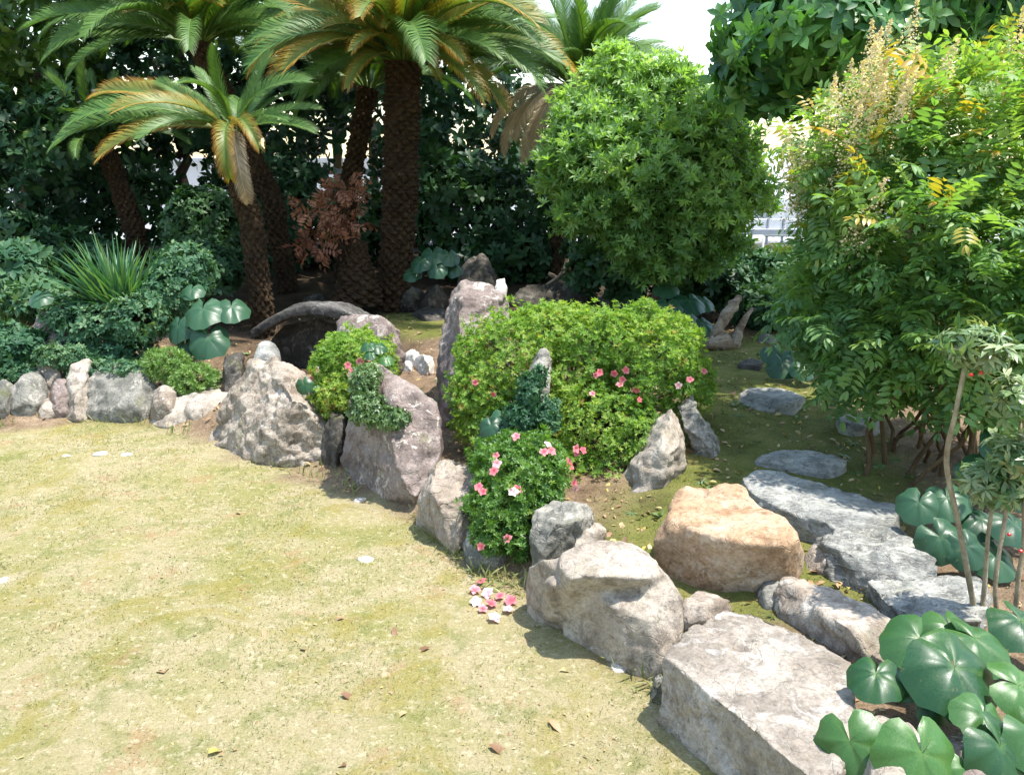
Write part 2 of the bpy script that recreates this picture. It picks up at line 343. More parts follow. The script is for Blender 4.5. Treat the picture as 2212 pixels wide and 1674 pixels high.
TPL = {
    'azalea': [whorl(7, leaf_tpl(1, .32, .25, .1, True), .8, .35, s) for s in range(4)],
    'mid': [whorl(8, leaf_tpl(1, .25, .3, .1), .7, .4, s) for s in range(4)],
    'camphor': [whorl(6, leaf_tpl(1, .42, .2, .1), 1.0, .4, s) for s in range(4)],
    'big': [leaf_tpl(1, w, b, .1) for w, b in ((.46, .3), (.42, .45), (.5, .2), (.44, .55))],
    'nandina': [pinnate(5, leaf_tpl(1, .34, .3, .1), s) for s in range(5)],
    'bigwhorl': [whorl(6, leaf_tpl(1, .44, .35, .1), 1.2, .35, s) for s in range(5)],
    'shrub': [whorl(5, leaf_tpl(1, .46, .25, .1), .95, .4, s) for s in range(4)],
    'rosette': [whorl(9, leaf_tpl(1, .26, .55, .1), 1.15, .4, s) for s in range(4)],
    'juniper': [whorl(8, leaf_tpl(1, .22, .1, .1, True), .6, .4, s) for s in range(4)],
}
def frames(D, up=None, roll=True):
    """rotation matrices taking +Z to D; +X towards `up` (leaf faces up) or rolled at random"""
    D = D / np.linalg.norm(D, axis=1, keepdims=True)
    if roll: ref = RNG.normal(size=D.shape)
    else: ref = np.tile(np.array([[0, 0, 1.0]]), (len(D), 1)) + RNG.normal(size=D.shape) * .35
    Xa = ref - (ref * D).sum(1, keepdims=True) * D; Xa /= np.linalg.norm(Xa, axis=1, keepdims=True) + 1e-9
    Ya = np.cross(D, Xa)
    return np.stack([Xa, Ya, D], 2)                     # columns
def scatter_mesh(name, tpls, P, RM, S, tint, mat):
    k = len(tpls); which = RNG.integers(0, k, len(P)); Vs, Ts, ti, tw, o = [], [], [], [], 0
    for i, (V, T, w) in enumerate(tpls):
        s = np.where(which == i)[0]
        if not len(s): continue
        W = np.einsum('nij,vj->nvi', RM[s], V) * S[s][:, None, None] + P[s][:, None, :]
        Vs.append(W.reshape(-1, 3)); Ts.append((T[None] + (np.arange(len(s)) * len(V))[:, None, None] + o).reshape(-1, 3))
        ti.append(np.repeat(tint[s], len(V))); tw.append(np.tile(w, len(s))); o += len(s) * len(V)
    return mesh_np(name, np.concatenate(Vs), np.concatenate(Ts), mat, {'tint': np.clip(np.concatenate(ti), 0, 1), 'tipw': np.concatenate(tw)})
LEAFCACHE = {}
def foliage(parent, tkey, P, D, S, tint, mat, n_ind=0, part='leaf', roll=True, name='foliage'):
    """individual leaves nearest to the camera as parts, the rest joined into one part"""
    P = np.asarray(P) ; loc = np.array(parent.location); RM = frames(np.asarray(D), roll=roll); tint = np.clip(tint, 0, 1)
    order = np.argsort(np.linalg.norm(P - np.array([0, 0, CAM_H]), axis=1)); tpls = TPL[tkey]
    near = order[:max(1, n_ind * 3)]; near = RNG.permutation(near)[:n_ind]
    rest = np.setdiff1d(np.arange(len(P)), near)
    me = scatter_mesh(name, tpls, P[rest] - loc, RM[rest], S[rest], tint[rest], mat)
    tag(link(name, me, parent), kind='stuff')
    for i in near:
        q = int(min(4, tint[i] * 5)); key = (tkey, mat.name, q, int(RNG.integers(len(tpls))))
        if key not in LEAFCACHE:
            V, T, w = tpls[key[3]]
            LEAFCACHE[key] = mesh_np(part, V, T, mat, {'tint': np.full(len(V), q / 4), 'tipw': w})
        o = link(part, LEAFCACHE[key], parent)
        o.matrix_local = Matrix.Translation(Vector(P[i] - loc)) @ Matrix(RM[i].tolist()).to_4x4() @ Matrix.Scale(float(S[i]), 4)
def lobe(px, py, y, rx, rz, ry, tilt=0):
    """ellipsoid at a reference pixel: rx, rz in reference pixels, ry in metres"""
    k = mpp(y); return (np.array(at_y(px, py, y)), np.array([rx * k, ry, rz * k]))
def sample_lobes(lobes, n, up=.35, jit=.45, inner=.35, lump=.16, low=-.75, freq=3.2):
    """points through the outer part of the lobes' volume, with outward shoot directions"""
    w = np.array([(l[1][0] * l[1][2] + l[1][0] * l[1][1] + l[1][1] * l[1][2]) for l in lobes]); w = w / w.sum()
    Ps, Ds = [], []
    for li, (c, r) in enumerate(lobes):
        m = int(n * w[li]); u = RNG.normal(size=(m * 2, 3)); u /= np.linalg.norm(u, axis=1, keepdims=True); u = u[u[:, 2] > low][:m]
        off = RNG.uniform(-50, 50, 3)
        lm = np.array([noise.fractal(Vector(off + q * freq), 1, 2, 3) for q in u])
        rad = 1 + lump * lm - RNG.random(len(u)) ** 2.2 * inner
        P = c + u * r * rad[:, None]
        keep = np.ones(len(u), bool)
        for lj, (c2, r2) in enumerate(lobes):
            if lj != li: keep &= ((((P - c2) / r2) ** 2).sum(1) > .55)
        D = u / r; D /= np.linalg.norm(D, axis=1, keepdims=True); D = D + np.array([0, 0, up]) + RNG.normal(size=D.shape) * jit
        Ps.append(P[keep]); Ds.append(D[keep])
    return np.concatenate(Ps), np.concatenate(Ds)
def ray_lobes(px, py, lobes):
    dv = np.array(ray(px, py)); o = np.array([0, 0, CAM_H]); best = None
    for c, r in lobes:
        a, b = (o - c) / r, dv / r; A, B, C = b @ b, a @ b, a @ a - 1; q = B * B - A * C
        if q > 0:
            t = (-B - math.sqrt(q)) / A
            if best is None or t < best: best = t
    if best is None:
        t0 = min(lobes, key=lambda l: np.linalg.norm(np.cross(l[0] - o, dv)))[0]; best = (t0 - o) @ dv / (dv @ dv)
    return o + dv * best
def tint_by(P, base=.45, spread=.25, freq=3.0):
    """clump to clump and leaf to leaf variety"""
    off = RNG.uniform(-20, 20, 3)
    return base + spread * np.array([noise.noise(Vector(p * freq + off)) for p in P]) + RNG.normal(size=len(P)) * .17

# ------------------------------------------------------------------ tubes
def tube(path, radii, seg=8, wob=0.0, cap=True):
    pts = [Vector(p) for p in path]; V, Fc = [], []
    for i, p in enumerate(pts):
        t = (pts[min(i + 1, len(pts) - 1)] - pts[max(i - 1, 0)]).normalized()
        a = Vector((1, 0, 0)) if abs(t.x) < .8 else Vector((0, 1, 0)); u = t.cross(a).normalized(); v = t.cross(u)
        for k in range(seg):
            an = 2 * math.pi * k / seg; r = radii[i] * (1 + wob * noise.noise(Vector((math.cos(an) * 2, math.sin(an) * 2, i * .6 + p.x * 3))))
            V.append(p + (u * math.cos(an) + v * math.sin(an)) * r)
    for i in range(len(pts) - 1):
        for k in range(seg):
            Fc.append((i * seg + k, i * seg + (k + 1) % seg, (i + 1) * seg + (k + 1) % seg, (i + 1) * seg + k))
    if cap: Fc.append(tuple(range(seg))[::-1]); Fc.append(tuple((len(pts) - 1) * seg + k for k in range(seg)))
    return V, Fc
def spline(pts, n=8):
    pts = [Vector(p) for p in pts]; out = []
    P = [pts[0] * 2 - pts[1]] + pts + [pts[-1] * 2 - pts[-2]]
    for i in range(1, len(P) - 2):
        for k in range(n):
            t = k / n; p0, p1, p2, p3 = P[i - 1:i + 3]
            out.append(.5 * ((2 * p1) + (p2 - p0) * t + (2 * p0 - 5 * p1 + 4 * p2 - p3) * t * t + (3 * p1 - p0 - 3 * p2 + p3) * t ** 3))
    return out + [pts[-1]]
def tubes_obj(name, specs, mat, parent, seg=7, wob=.2, kind=None):
    V, Fc = [], []
    for path, radii in specs:
        v, f = tube(path, radii, seg, wob); o = len(V); V += v; Fc += [tuple(i + o for i in q) for q in f]
    loc = Vector(parent.location)
    o = link(name, mesh_np(name, [v - loc for v in V], Fc, mat, None, True), parent)
    if kind: o['kind'] = kind
    return o
def grow(base, tip, r0, r1, bow=(0, 0, 0), n=10, wig=.03):
    base, tip, bow = Vector(base), Vector(tip), Vector(bow); off = random.uniform(0, 99)
    pts = [base.lerp(tip, i / n) + bow * math.sin(math.pi * i / n) + Vector((noise.noise(Vector((off, i * .7, 0))), noise.noise(Vector((off, i * .7, 5))), 0)) * wig for i in range(n + 1)]
    return pts, [r0 + (r1 - r0) * i / n for i in range(n + 1)]

# ------------------------------------------------------------------ rocks: hulls -> voxel remesh -> weathering
ROCKS = []
def hull_mesh(hulls):
    bm = bmesh.new()
    for pts in hulls:
        vs_ = [bm.verts.new(p) for p in pts]
        r = bmesh.ops.convex_hull(bm, input=vs_)
        bad = [g for g in r['geom_interior'] if isinstance(g, bmesh.types.BMVert)] + [g for g in r['geom_unused'] if isinstance(g, bmesh.types.BMVert)]
        if bad: bmesh.ops.delete(bm, geom=list(set(bad)), context='VERTS')
    bmesh.ops.recalc_face_normals(bm, faces=bm.faces)
    me = bpy.data.meshes.new('rock'); bm.to_mesh(me); bm.free(); return me
def rock(hulls, mat, label, vox=.022, amp=.02, smooth=1, name='rock', cat='rock', group=None, freq=5, layered=0, crease=.5, cuts=None):
    allp = [p for h in hulls for p in h]
    cx = sum(p.x for p in allp) / len(allp); cy = sum(p.y for p in allp) / len(allp); zb = min(p.z for p in allp)
    loc = Vector((cx, cy, max(zb, gz(cx, cy) - .05)))
    me = hull_mesh([[Vector(p) - loc for p in h] for h in hulls]); me.name = name; me.materials.append(M[mat])
    o = link(name, me, None, loc); tag(o, label, cat, group)
    md = o.modifiers.new('r', 'REMESH'); md.mode = 'VOXEL'; md.voxel_size = vox * .68
    ROCKS.append((o, amp * 1.25, smooth, freq, layered, crease, int(14 * crease + 6) if cuts is None else cuts)); return o
def finish_rocks():
    dg = bpy.context.evaluated_depsgraph_get(); dg.update()
    new = [bpy.data.meshes.new_from_object(o.evaluated_get(dg)) for o, *_ in ROCKS]
    for (o, amp, smooth, freq, layered, crease, cuts), me in zip(ROCKS, new):
        o.modifiers.clear(); old = o.data; me.name = old.name; o.data = me; bpy.data.meshes.remove(old)
        n = len(me.vertices); co = np.empty(n * 3, np.float32); me.vertices.foreach_get('co', co); co = co.reshape(-1, 3).astype(float)
        e = np.empty(len(me.edges) * 2, np.int32); me.edges.foreach_get('vertices', e); e = e.reshape(-1, 2)
        deg = np.bincount(e.ravel(), minlength=n)[:, None]
        def relax(c, k):
            for _ in range(k):
                acc = np.zeros_like(c); np.add.at(acc, e[:, 0], c[e[:, 1]]); np.add.at(acc, e[:, 1], c[e[:, 0]]); c = c * .5 + .5 * acc / np.maximum(deg, 1)
            return c
        co = relax(co, smooth); ctr = co.mean(0); ext = (co.max(0) - co.min(0)) / 2
        # split faces: planes that cut the lump
        for _ in range(cuts):
            d_ = RNG.normal(size=3) / (ext + .05); d_ /= np.linalg.norm(d_); h_ = (co - ctr) @ d_; top = h_.max(); cut = top * RNG.uniform(.76, .96)
            over = np.maximum(h_ - cut, 0); co -= d_ * (over * .9)[:, None]
        if cuts: co = ctr + (co - ctr) * 1.045
        me.vertices.foreach_set('co', co.astype(np.float32).ravel()); me.update()
        nr = np.empty(n * 3, np.float32); me.vertices.foreach_get('normal', nr); nr = nr.reshape(-1, 3)
        off = Vector((random.uniform(-50, 50), random.uniform(-50, 50), random.uniform(-50, 50)))
        dsp = np.empty(n)
        for i in range(n):
            p = Vector(co[i]); w = noise.noise_vector(p * 6 + off) * .12
            q = (p + w) * freq; q = Vector((q.x, q.y, q.z * (1.6 if not layered else 1.0)))
            dist, pts = noise.voronoi(q * .9 + off); cellv = noise.noise(pts[0] * 7.31)
            edge = min(1, (dist[1] - dist[0]) * 5)
            d2, p2 = noise.voronoi(q * 2.3 - off); cv2 = noise.noise(p2[0] * 5.17); e2 = min(1, (d2[1] - d2[0]) * 4)
            fine = noise.fractal(p * freq * 6 + off, .6, 2, 5); pit = max(0, noise.noise(p * freq * 2.1 + off * 2) - .25)
            big = noise.fractal(p * freq * .5 + off, 1, 2, 3)
            dsp[i] = big * .7 + crease * (cellv * 1.6 - (1 - edge) * .55 + cv2 * .55 - (1 - e2) * .22) + fine * .36 - pit * .8 * crease
            if layered:
                ql = Vector((p.x * .5 + .3 * p.y, p.y * .8, p.z * 2.6 + p.x * .6)) * layered + off
                dsp[i] += .9 * (abs(noise.noise(ql * 2)) - .3) + .4 * (abs(noise.noise(ql * 5)) - .3)
        dsp3 = relax(dsp[:, None], 1)[:, 0]
        co += nr * (dsp3 * amp)[:, None]
        me.vertices.foreach_set('co', co.astype(np.float32).ravel())
        me.polygons.foreach_set('use_smooth', np.ones(len(me.polygons), bool)); me.update()
def stand(outline, thick, y=None, front=.62, down=.12, jit=.06, seed=0, extra=(), foot=True, lean=None):
    """hull of a standing stone: its outline halfway through its thickness, smaller faces before and behind it"""
    r = random.Random(seed + len(outline)); bot = max(outline, key=lambda p: p[1])
    cx = sum(p[0] for p in outline) / len(outline); cy = sum(p[1] for p in outline) / len(outline); h = max(p[1] for p in outline) - min(p[1] for p in outline)
    if y is None:                                    # the foot follows the ground line under the stone
        low = [p for p in outline if p[1] > bot[1] - .3 * h]; hs = [hit(*p).y for p in low]; xs_ = [p[0] for p in low]
        wd = max(p[0] for p in outline) - min(p[0] for p in outline)
        if max(xs_) - min(xs_) > .45 * wd: k1, k0 = np.polyfit(xs_, hs, 1)
        else: k1, k0 = 0, min(hs)
        lim = 2.4 * mpp(min(hs)); ylo, yhi = min(hs), max(hs); k1c = float(np.clip(k1, -lim, lim)); k0 = float(np.mean(hs) - k1c * np.mean(xs_)) if k1 else k0
        Yf = lambda px: min(max(k0 + k1c * px, ylo - .05), yhi + .12) + thick * .2
    else: Yf = lambda px, y0=y: y0
    hm = h * mpp(Yf(cx)); lean = (.42 if foot else .15) * hm if lean is None else lean; Y0 = Yf
    Yl = lambda px, py: Y0(px) + lean * max(0, (bot[1] - py) / h - .15)
    pts = []
    for px, py in outline:
        y = Yl(px, py); pts.append(at_y(px, py, y + r.uniform(-.15, .15) * thick))
        f = front + r.uniform(-.22, .2)
        k_ = outline.index((px, py))
        if k_ % 2 == 0 or len(outline) < 7: pts.append(at_y(cx + (px - cx) * f, cy + (py - cy) * f + h * down, y - thick * (.45 + r.uniform(-.2, .12))))
        b = at_y(cx + (px - cx) * f, cy + (py - cy) * f, y); pts.append(b + Vector((0, thick * .55, 0)))
        if foot and cy - .1 * h < py <= cy + .25 * h:
            q = at_y(px, py, y); q.z = max(q.z - .09, gz(q.x, q.y) - .05); pts.append(q)
        if foot and py > cy + .25 * h:
            q = at_y(px, py, y); pts.append(Vector((q.x, y - thick * .2, q.z - .12))); pts.append(Vector((q.x, y + thick * .4, q.z - .1)))
    for e in extra: pts.append(at_y(e[0], e[1], Yl(e[0], e[1]) + e[2]))
    return pts
def flat(outline, h, depth=.3, spread=1.04, absz=None, tilt=(0, 0)):
    """hull of a flat lying stone whose top face is the outline, h above the ground"""
    top = [at_z(px, py, absz) if absz is not None else hit(px, py, h) for px, py in outline]
    c = sum(top, Vector()) / len(top); pts = []
    if absz is None:
        for p in top: p.z = c.z + (p.z - c.z) * .3
    for p in top:
        q = p.copy(); pts.append(q)
        pts.append(Vector((c.x + (p.x - c.x) * spread, c.y + (p.y - c.y) * spread, c.z - depth)))
    return pts

def poly(pts, back=True):
    """hull of a stone from points (px, py, height above the lawn); its far side drops to the ground"""
    cy = sum(p[1] for p in pts) / len(pts); out = []
    for px, py, z in pts:
        q = at_z(px, py, z); out.append(q)
        if z < .17: out.append(Vector((q.x, q.y + .03, z - .12)))
        if back and py < cy and z > .17: out.append(Vector((q.x, q.y + .03, gz(q.x, q.y) - .06)))
    return out
RK = rock
# rocks along the far left of the lawn
RK([stand([(14, 860), (24, 822), (55, 806), (88, 818), (98, 862), (80, 892), (50, 898), (24, 888)], .34)], 'rock_grey', 'round grey marbled rock at the left end of the rock edge', .02, .012)
RK([stand([(62, 770), (66, 700), (90, 668), (130, 655), (155, 700), (165, 790), (150, 830), (80, 815)], .3, y=5.95)], 'rock_purple', 'tall pinkish brown rock under leaves behind the round grey rock', .022, .022)
RK([stand([(74, 795), (95, 762), (132, 768), (146, 815), (128, 850), (85, 845)], .28, y=5.65)], 'rock_pale', 'small pale rock wedged above the round grey rock', .018, .012)
RK([stand([(100, 850), (115, 818), (145, 820), (160, 860), (152, 892), (104, 890)], .26)], 'rock_purple', 'small pinkish rock at the foot of the narrow upright rock', .018, .012)
RK([stand([(80, 880), (98, 858), (125, 864), (135, 890), (110, 898), (85, 897)], .18)], 'rock_beige', 'low beige rock beside the round grey rock', .018, .012)
RK([stand([(144, 892), (146, 815), (163, 768), (192, 782), (206, 850), (204, 897), (170, 900)], .3)], 'rock_pale', 'narrow upright pale rock left of the wide mottled rock', .018, .014)
RK([stand([(160, 890), (168, 832), (190, 795), (255, 788), (315, 802), (345, 850), (342, 890), (240, 900)], .4)], 'rock_grey', 'wide mottled grey rock below the blade leaved clump', .022, .02)
RK([stand([(478, 845), (482, 775), (500, 752), (525, 765), (533, 815), (525, 850)], .22, y=5.5)], 'rock_dark', 'small dark mossy upright rock right of the clipped round shrub', .02, .015)
RK([stand([(538, 790), (545, 755), (565, 738), (590, 745), (602, 775), (600, 800)], .25, y=5.45)], 'rock_schist', 'blue grey dome shaped rock peeking over the big pitted boulder', .02, .01)
RK([stand([(318, 916), (335, 872), (430, 846), (500, 848), (535, 885), (515, 930), (440, 936), (370, 924)], .45, y=5.25)], 'rock_pale', 'low pale flat rock in front of the clipped round shrub', .022, .02)
RK([stand([(455, 955), (470, 905), (495, 860), (515, 825), (545, 785), (590, 779), (625, 798), (662, 815), (690, 850), (708, 900), (728, 958), (715, 978), (640, 988), (600, 986), (545, 970)], .55, extra=[(640, 880, -.3), (600, 960, -.28), (560, 800, -.05)]),
    stand([(455, 958), (470, 905), (500, 890), (560, 930), (600, 985), (540, 970)], .3)], 'rock_beige', 'big pitted beige boulder at the bend of the lawn edge', .016, .04, freq=2.6, crease=.45, cuts=7)
# middle group
RK([stand([(733, 985), (745, 925), (763, 880), (763, 820), (790, 793), (830, 793), (882, 830), (930, 870), (946, 920), (951, 985), (935, 1015), (900, 1062), (893, 1078), (838, 1055), (760, 1030), (735, 1010)], .42,
         extra=[(780, 900, -.2), (880, 960, -.3), (890, 1060, -.28)])], 'rock_purple', 'big leaning purplish brown slab of rock with creeping plant on its face', .022, .026, freq=4.5)
RK([stand([(733, 745), (735, 695), (748, 674), (775, 656), (808, 660), (832, 690), (852, 700), (872, 728), (868, 765), (850, 800), (780, 800)], .35, y=5.3)], 'rock_purple', 'reddish brown rock behind the left flowering azalea beside the arched bridge', .022, .02)
RK([stand([(950, 890), (952, 826), (953, 741), (962, 674), (975, 640), (1000, 615), (1046, 618), (1080, 636), (1096, 668), (1110, 800), (1080, 900), (1000, 970), (960, 968)], .5, y=4.85, front=.7, extra=[(1000, 680, -.3), (1070, 690, -.25)])],
   'rock_purple', 'tallest standing rock with a pale domed top left of the large azalea', .02, .024, freq=4, cuts=4)
RK([stand([(1068, 640), (1072, 606), (1090, 602), (1097, 615), (1094, 660), (1075, 668)], .12, y=5.15, foot=False)], 'pebble', 'small pale yellow stone poking up behind the tallest standing rock', .014, .008)
RK([stand([(1118, 900), (1132, 845), (1150, 790), (1163, 757), (1184, 762), (1196, 790), (1190, 850), (1180, 920)], .25, y=3.92)], 'rock_grey', 'narrow grey rock standing within the large azalea', .018, .014)
RK([poly([(896, 1085, .13), (915, 1040, .2), (940, 1000, .3), (975, 986, .32), (1024, 996, .32), (1042, 1060, .24), (1045, 1130, .1), (1005, 1205, -.02), (980, 1207, 0), (912, 1124, 0), (935, 1062, .24), (1000, 1068, .24)])],
   'rock_beige', 'beige block of rock between the leaning slab and the small azalea', .016, .018, cuts=5)
RK([stand([(988, 1192), (1010, 1150), (1055, 1138), (1092, 1175), (1092, 1208), (1060, 1219), (1000, 1208)], .25)], 'rock_grey', 'small grey rock in shade under the small azalea', .018, .012)
RK([poly([(1150, 1100, .25), (1178, 1085, .27), (1220, 1081, .28), (1265, 1087, .27), (1281, 1115, .22), (1272, 1143, .18), (1230, 1172, .16), (1165, 1198, .15), (1146, 1165, .17), (1200, 1132, .26), (1250, 1125, .25)])], 'rock_grey', 'grey rock lying right of the small azalea above the humped pale boulder', .014, .018, cuts=3)
# humped boulder with a rounded lump and a brow
RK([poly([(1215, 1262, .2), (1300, 1258, .2), (1400, 1262, .22), (1464, 1266, .25), (1440, 1240, .27), (1400, 1205, .29), (1300, 1185, .28), (1230, 1215, .26), (1492, 1321, .15), (1478, 1372, .12), (1440, 1442, .05), (1416, 1468, 0), (1376, 1461, 0), (1326, 1427, 0), (1275, 1362, 0), (1245, 1338, .0), (1400, 1340, .19), (1320, 1310, .2)]),
    poly([(1133, 1230, .16), (1150, 1212, .23), (1168, 1204, .26), (1240, 1200, .27), (1290, 1240, .22), (1280, 1362, 0), (1245, 1340, 0), (1175, 1316, 0), (1140, 1274, .05), (1240, 1270, .2)]),
    poly([(1205, 1222, .29), (1208, 1190, .29), (1259, 1167, .32), (1309, 1159, .33), (1376, 1172, .33), (1418, 1205, .31), (1440, 1240, .28), (1400, 1250, .30), (1335, 1228, .315), (1268, 1244, .31), (1228, 1254, .285)]),
    poly([(1166, 1255, .2), (1185, 1238, .23), (1212, 1242, .23), (1224, 1264, .19), (1214, 1290, .15), (1185, 1294, .13), (1168, 1276, .15), (1195, 1266, .24)], False)],
   'rock_pale', 'pale humped boulder with a rounded lump and a brow like ridge', .013, .011, 9, freq=3.5, crease=.2, cuts=0)
# tan boulder
RK([poly([(1440, 1108, .36), (1455, 1066, .36), (1490, 1050, .36), (1554, 1052, .36), (1630, 1085, .37), (1702, 1114, .37), (1731, 1160, .36), (1690, 1176, .36), (1600, 1170, .37), (1500, 1142, .37),
          (1413, 1165, .27), (1422, 1192, .22), (1456, 1230, .15), (1540, 1288, .11), (1592, 1292, .11), (1668, 1264, .12), (1712, 1240, .16), (1745, 1203, .25), (1480, 1180, .28), (1600, 1220, .27)]),
    poly([(1455, 1062, .38), (1486, 1039, .40), (1512, 1060, .39), (1480, 1075, .36)]),
    poly([(1518, 1062, .38), (1554, 1036, .42), (1609, 1040, .42), (1632, 1082, .38), (1590, 1092, .36), (1530, 1085, .36)])],
   'rock_tan', 'large orange tan boulder with a flat bright top', .013, .012, 12, freq=3.4, crease=.3, cuts=0)
# slab and neighbours
RK([[p for q in [(1433, 1414), (1494, 1347), (1562, 1309), (1625, 1317), (1685, 1338), (1740, 1368), (1841, 1427), (1853, 1503), (1830, 1640), (1800, 1720), (1701, 1630), (1625, 1558), (1532, 1486)] for p in (at_z(*q, .21), at_z(*q, .21) - Vector((.01, .0, .34)))]],
   'rock_slab', 'wide flat topped pale pinkish slab at the lower right of the lawn', .012, .014, 1, freq=3.4, crease=.6, cuts=0)
RK([flat([(1685, 1243), (1712, 1234), (1800, 1262), (1880, 1300), (1965, 1345), (1940, 1390), (1890, 1382), (1800, 1330), (1700, 1268)], 0, .3, absz=.26)],
   'rock_beige', 'long beige block lying between the schist and the flat topped slab', .015, .014, 2)
RK([stand([(1850, 1690), (1880, 1625), (1925, 1590), (2010, 1600), (2050, 1660), (2040, 1760), (1860, 1760)], .3, y=1.72)], 'rock_pale', 'pale stone under glossy round leaves at the bottom edge', .016, .014)
RK([stand([(2050, 1690), (2080, 1630), (2130, 1610), (2200, 1640), (2240, 1720), (2200, 1780), (2060, 1780)], .3, y=1.72)], 'rock_purple', 'brown stone under leaves in the bottom right corner', .016, .014)
RK([stand([(1336, 1050), (1350, 1010), (1378, 975), (1420, 908), (1464, 875), (1487, 950), (1500, 990), (1496, 1030), (1450, 1050), (1390, 1094), (1345, 1086)], .34, y=3.75, extra=[(1420, 960, -.2), (1470, 1000, -.18)])],
   'rock_pale', 'triangular pale rock leaning with a dark underside right of the large azalea', .018, .02)
RK([stand([(1452, 858), (1495, 850), (1522, 902), (1551, 949), (1562, 995), (1572, 1027), (1533, 1024), (1503, 975), (1470, 900)], .2, y=3.95)], 'rock_grey', 'thin weathered grey slate standing against the triangular pale rock', .016, .02, layered=9)
for ol, th, mt, lb in (([(140, 830), (150, 780), (170, 768), (200, 790), (205, 830)], .25, 'rock_purple', 'brownish rock tucked behind the narrow upright pale rock'), ([(325, 905), (330, 850), (350, 835), (375, 850), (380, 900)], .25, 'rock_beige', 'small beige rock between the wide mottled rock and the low pale flat rock'),
                       ([(-40, 890), (-30, 840), (0, 820), (24, 845), (24, 892)], .3, 'rock_grey', 'grey rock cut by the left edge of the photo'), ([(200, 815), (220, 770), (280, 765), (310, 800), (310, 820)], .3, 'rock_dark', 'dark mossy rock behind the wide mottled grey rock'),
                       ([(690, 985), (695, 920), (715, 890), (745, 900), (748, 960), (735, 1000)], .25, 'rock_dark', 'dark rock in the gap between the pitted boulder and the leaning slab'), ([(1230, 1178), (1240, 1150), (1275, 1135), (1310, 1145), (1300, 1175)], .15, 'rock_pale', 'small pale stone behind the humped boulder'),
                       ([(1470, 1330), (1480, 1300), (1530, 1290), (1590, 1300), (1585, 1325), (1510, 1345)], .15, 'rock_beige', 'flat beige stone wedged under the orange tan boulder'), ([(1640, 1290), (1655, 1262), (1690, 1258), (1700, 1290), (1670, 1308)], .12, 'rock_grey', 'small grey stone between the orange tan boulder and the long beige block'),
                       ([(1735, 1225), (1745, 1190), (1775, 1180), (1800, 1210), (1790, 1235)], .12, 'rock_beige', 'small beige stone between the orange tan boulder and the white veined schist'),
                       ([(1398, 1500), (1405, 1470), (1435, 1455), (1450, 1490), (1440, 1520)], .12, 'rock_grey', 'small grey stone at the near left corner of the flat topped slab')):
    RK([stand(ol, th, y=None if ol[0] != (200, 815) else 5.95)], mt, lb, .018, .014)
# stepping stones and schist
for k, (ol, h, mt, lb, am) in enumerate([
    ([(1577, 838), (1638, 832), (1696, 843), (1735, 860), (1714, 873), (1640, 870), (1606, 857)], .05, 'rock_schist', 'farthest blue grey stepping stone on the mossy path', .008),
    ([(1808, 902), (1843, 893), (1905, 905), (1897, 920), (1840, 924), (1818, 917)], .05, 'rock_schist', 'small blue grey stepping stone at the foot of the nandina', .008),
    ([(1634, 985), (1676, 966), (1736, 965), (1792, 981), (1829, 996), (1806, 1012), (1736, 1005), (1676, 994)], .05, 'rock_schist', 'long blue grey stepping stone second from the near end of the path', .008),
    ([(1605, 1030), (1642, 1006), (1702, 1012), (1778, 1038), (1840, 1056), (1940, 1085), (1945, 1122), (1885, 1134), (1795, 1124), (1693, 1098), (1626, 1066)], .1, 'rock_schist', 'largest blue grey schist stone behind the orange tan boulder', .012),
    ([(1768, 1136), (1828, 1116), (1900, 1122), (2000, 1146), (2020, 1190), (2024, 1225), (1896, 1232), (1810, 1206), (1774, 1170)], .09, 'rock_vein', 'grey green schist rock with bold white veins', .02),
    ([(1880, 1242), (1960, 1216), (2100, 1228), (2130, 1262), (2120, 1340), (2006, 1338), (1915, 1288)], .07, 'rock_vein', 'dark mottled schist below the thin leaning stems', .018),
    ([(1590, 785), (1615, 775), (1650, 780), (1640, 792), (1605, 794)], .03, 'rock_dark', 'thin dark flat stone at the far end of the path', .006)]):
    RK([flat(ol, h, .25)], mt, lb, .016, am, 2, layered=6 if am > .01 else 0, group=None)
RK([stand([(1634, 762), (1640, 730), (1660, 715), (1682, 735), (1686, 765)], .25, y=6.6)], 'rock_grey', 'rough grey rock under shrubs beside the far end of the path', .025, .016)
for ol, lb in (([(872, 788), (870, 765), (885, 755), (905, 760), (908, 778), (895, 790)], 'rounded whitish pebble farthest back of the three by the tall rock'),
               ([(890, 795), (898, 770), (920, 762), (938, 772), (938, 792), (915, 805)], 'largest angular whitish pebble of the three by the tall rock'),
               ([(862, 800), (866, 782), (882, 778), (892, 788), (888, 802)], 'smallest whitish pebble of the three by the tall rock')):
    RK([stand(ol, .13)], 'pebble', lb, .014, .008, name='pebble', cat='pebble', group='whitish pebbles by the tall rock')
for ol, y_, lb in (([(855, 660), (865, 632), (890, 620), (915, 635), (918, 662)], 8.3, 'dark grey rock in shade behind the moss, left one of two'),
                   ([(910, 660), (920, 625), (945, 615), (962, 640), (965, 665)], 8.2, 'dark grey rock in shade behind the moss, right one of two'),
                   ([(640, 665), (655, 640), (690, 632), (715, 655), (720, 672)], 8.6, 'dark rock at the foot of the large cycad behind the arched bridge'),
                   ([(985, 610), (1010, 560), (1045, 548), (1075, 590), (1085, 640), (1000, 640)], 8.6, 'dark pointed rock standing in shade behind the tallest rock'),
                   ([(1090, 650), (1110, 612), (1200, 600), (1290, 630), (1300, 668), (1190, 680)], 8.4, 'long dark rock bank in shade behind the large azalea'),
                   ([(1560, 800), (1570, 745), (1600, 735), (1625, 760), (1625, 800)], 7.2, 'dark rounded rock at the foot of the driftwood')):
    RK([stand(ol, .35, y=y_)], 'rock_dark', lb, .03, .03)
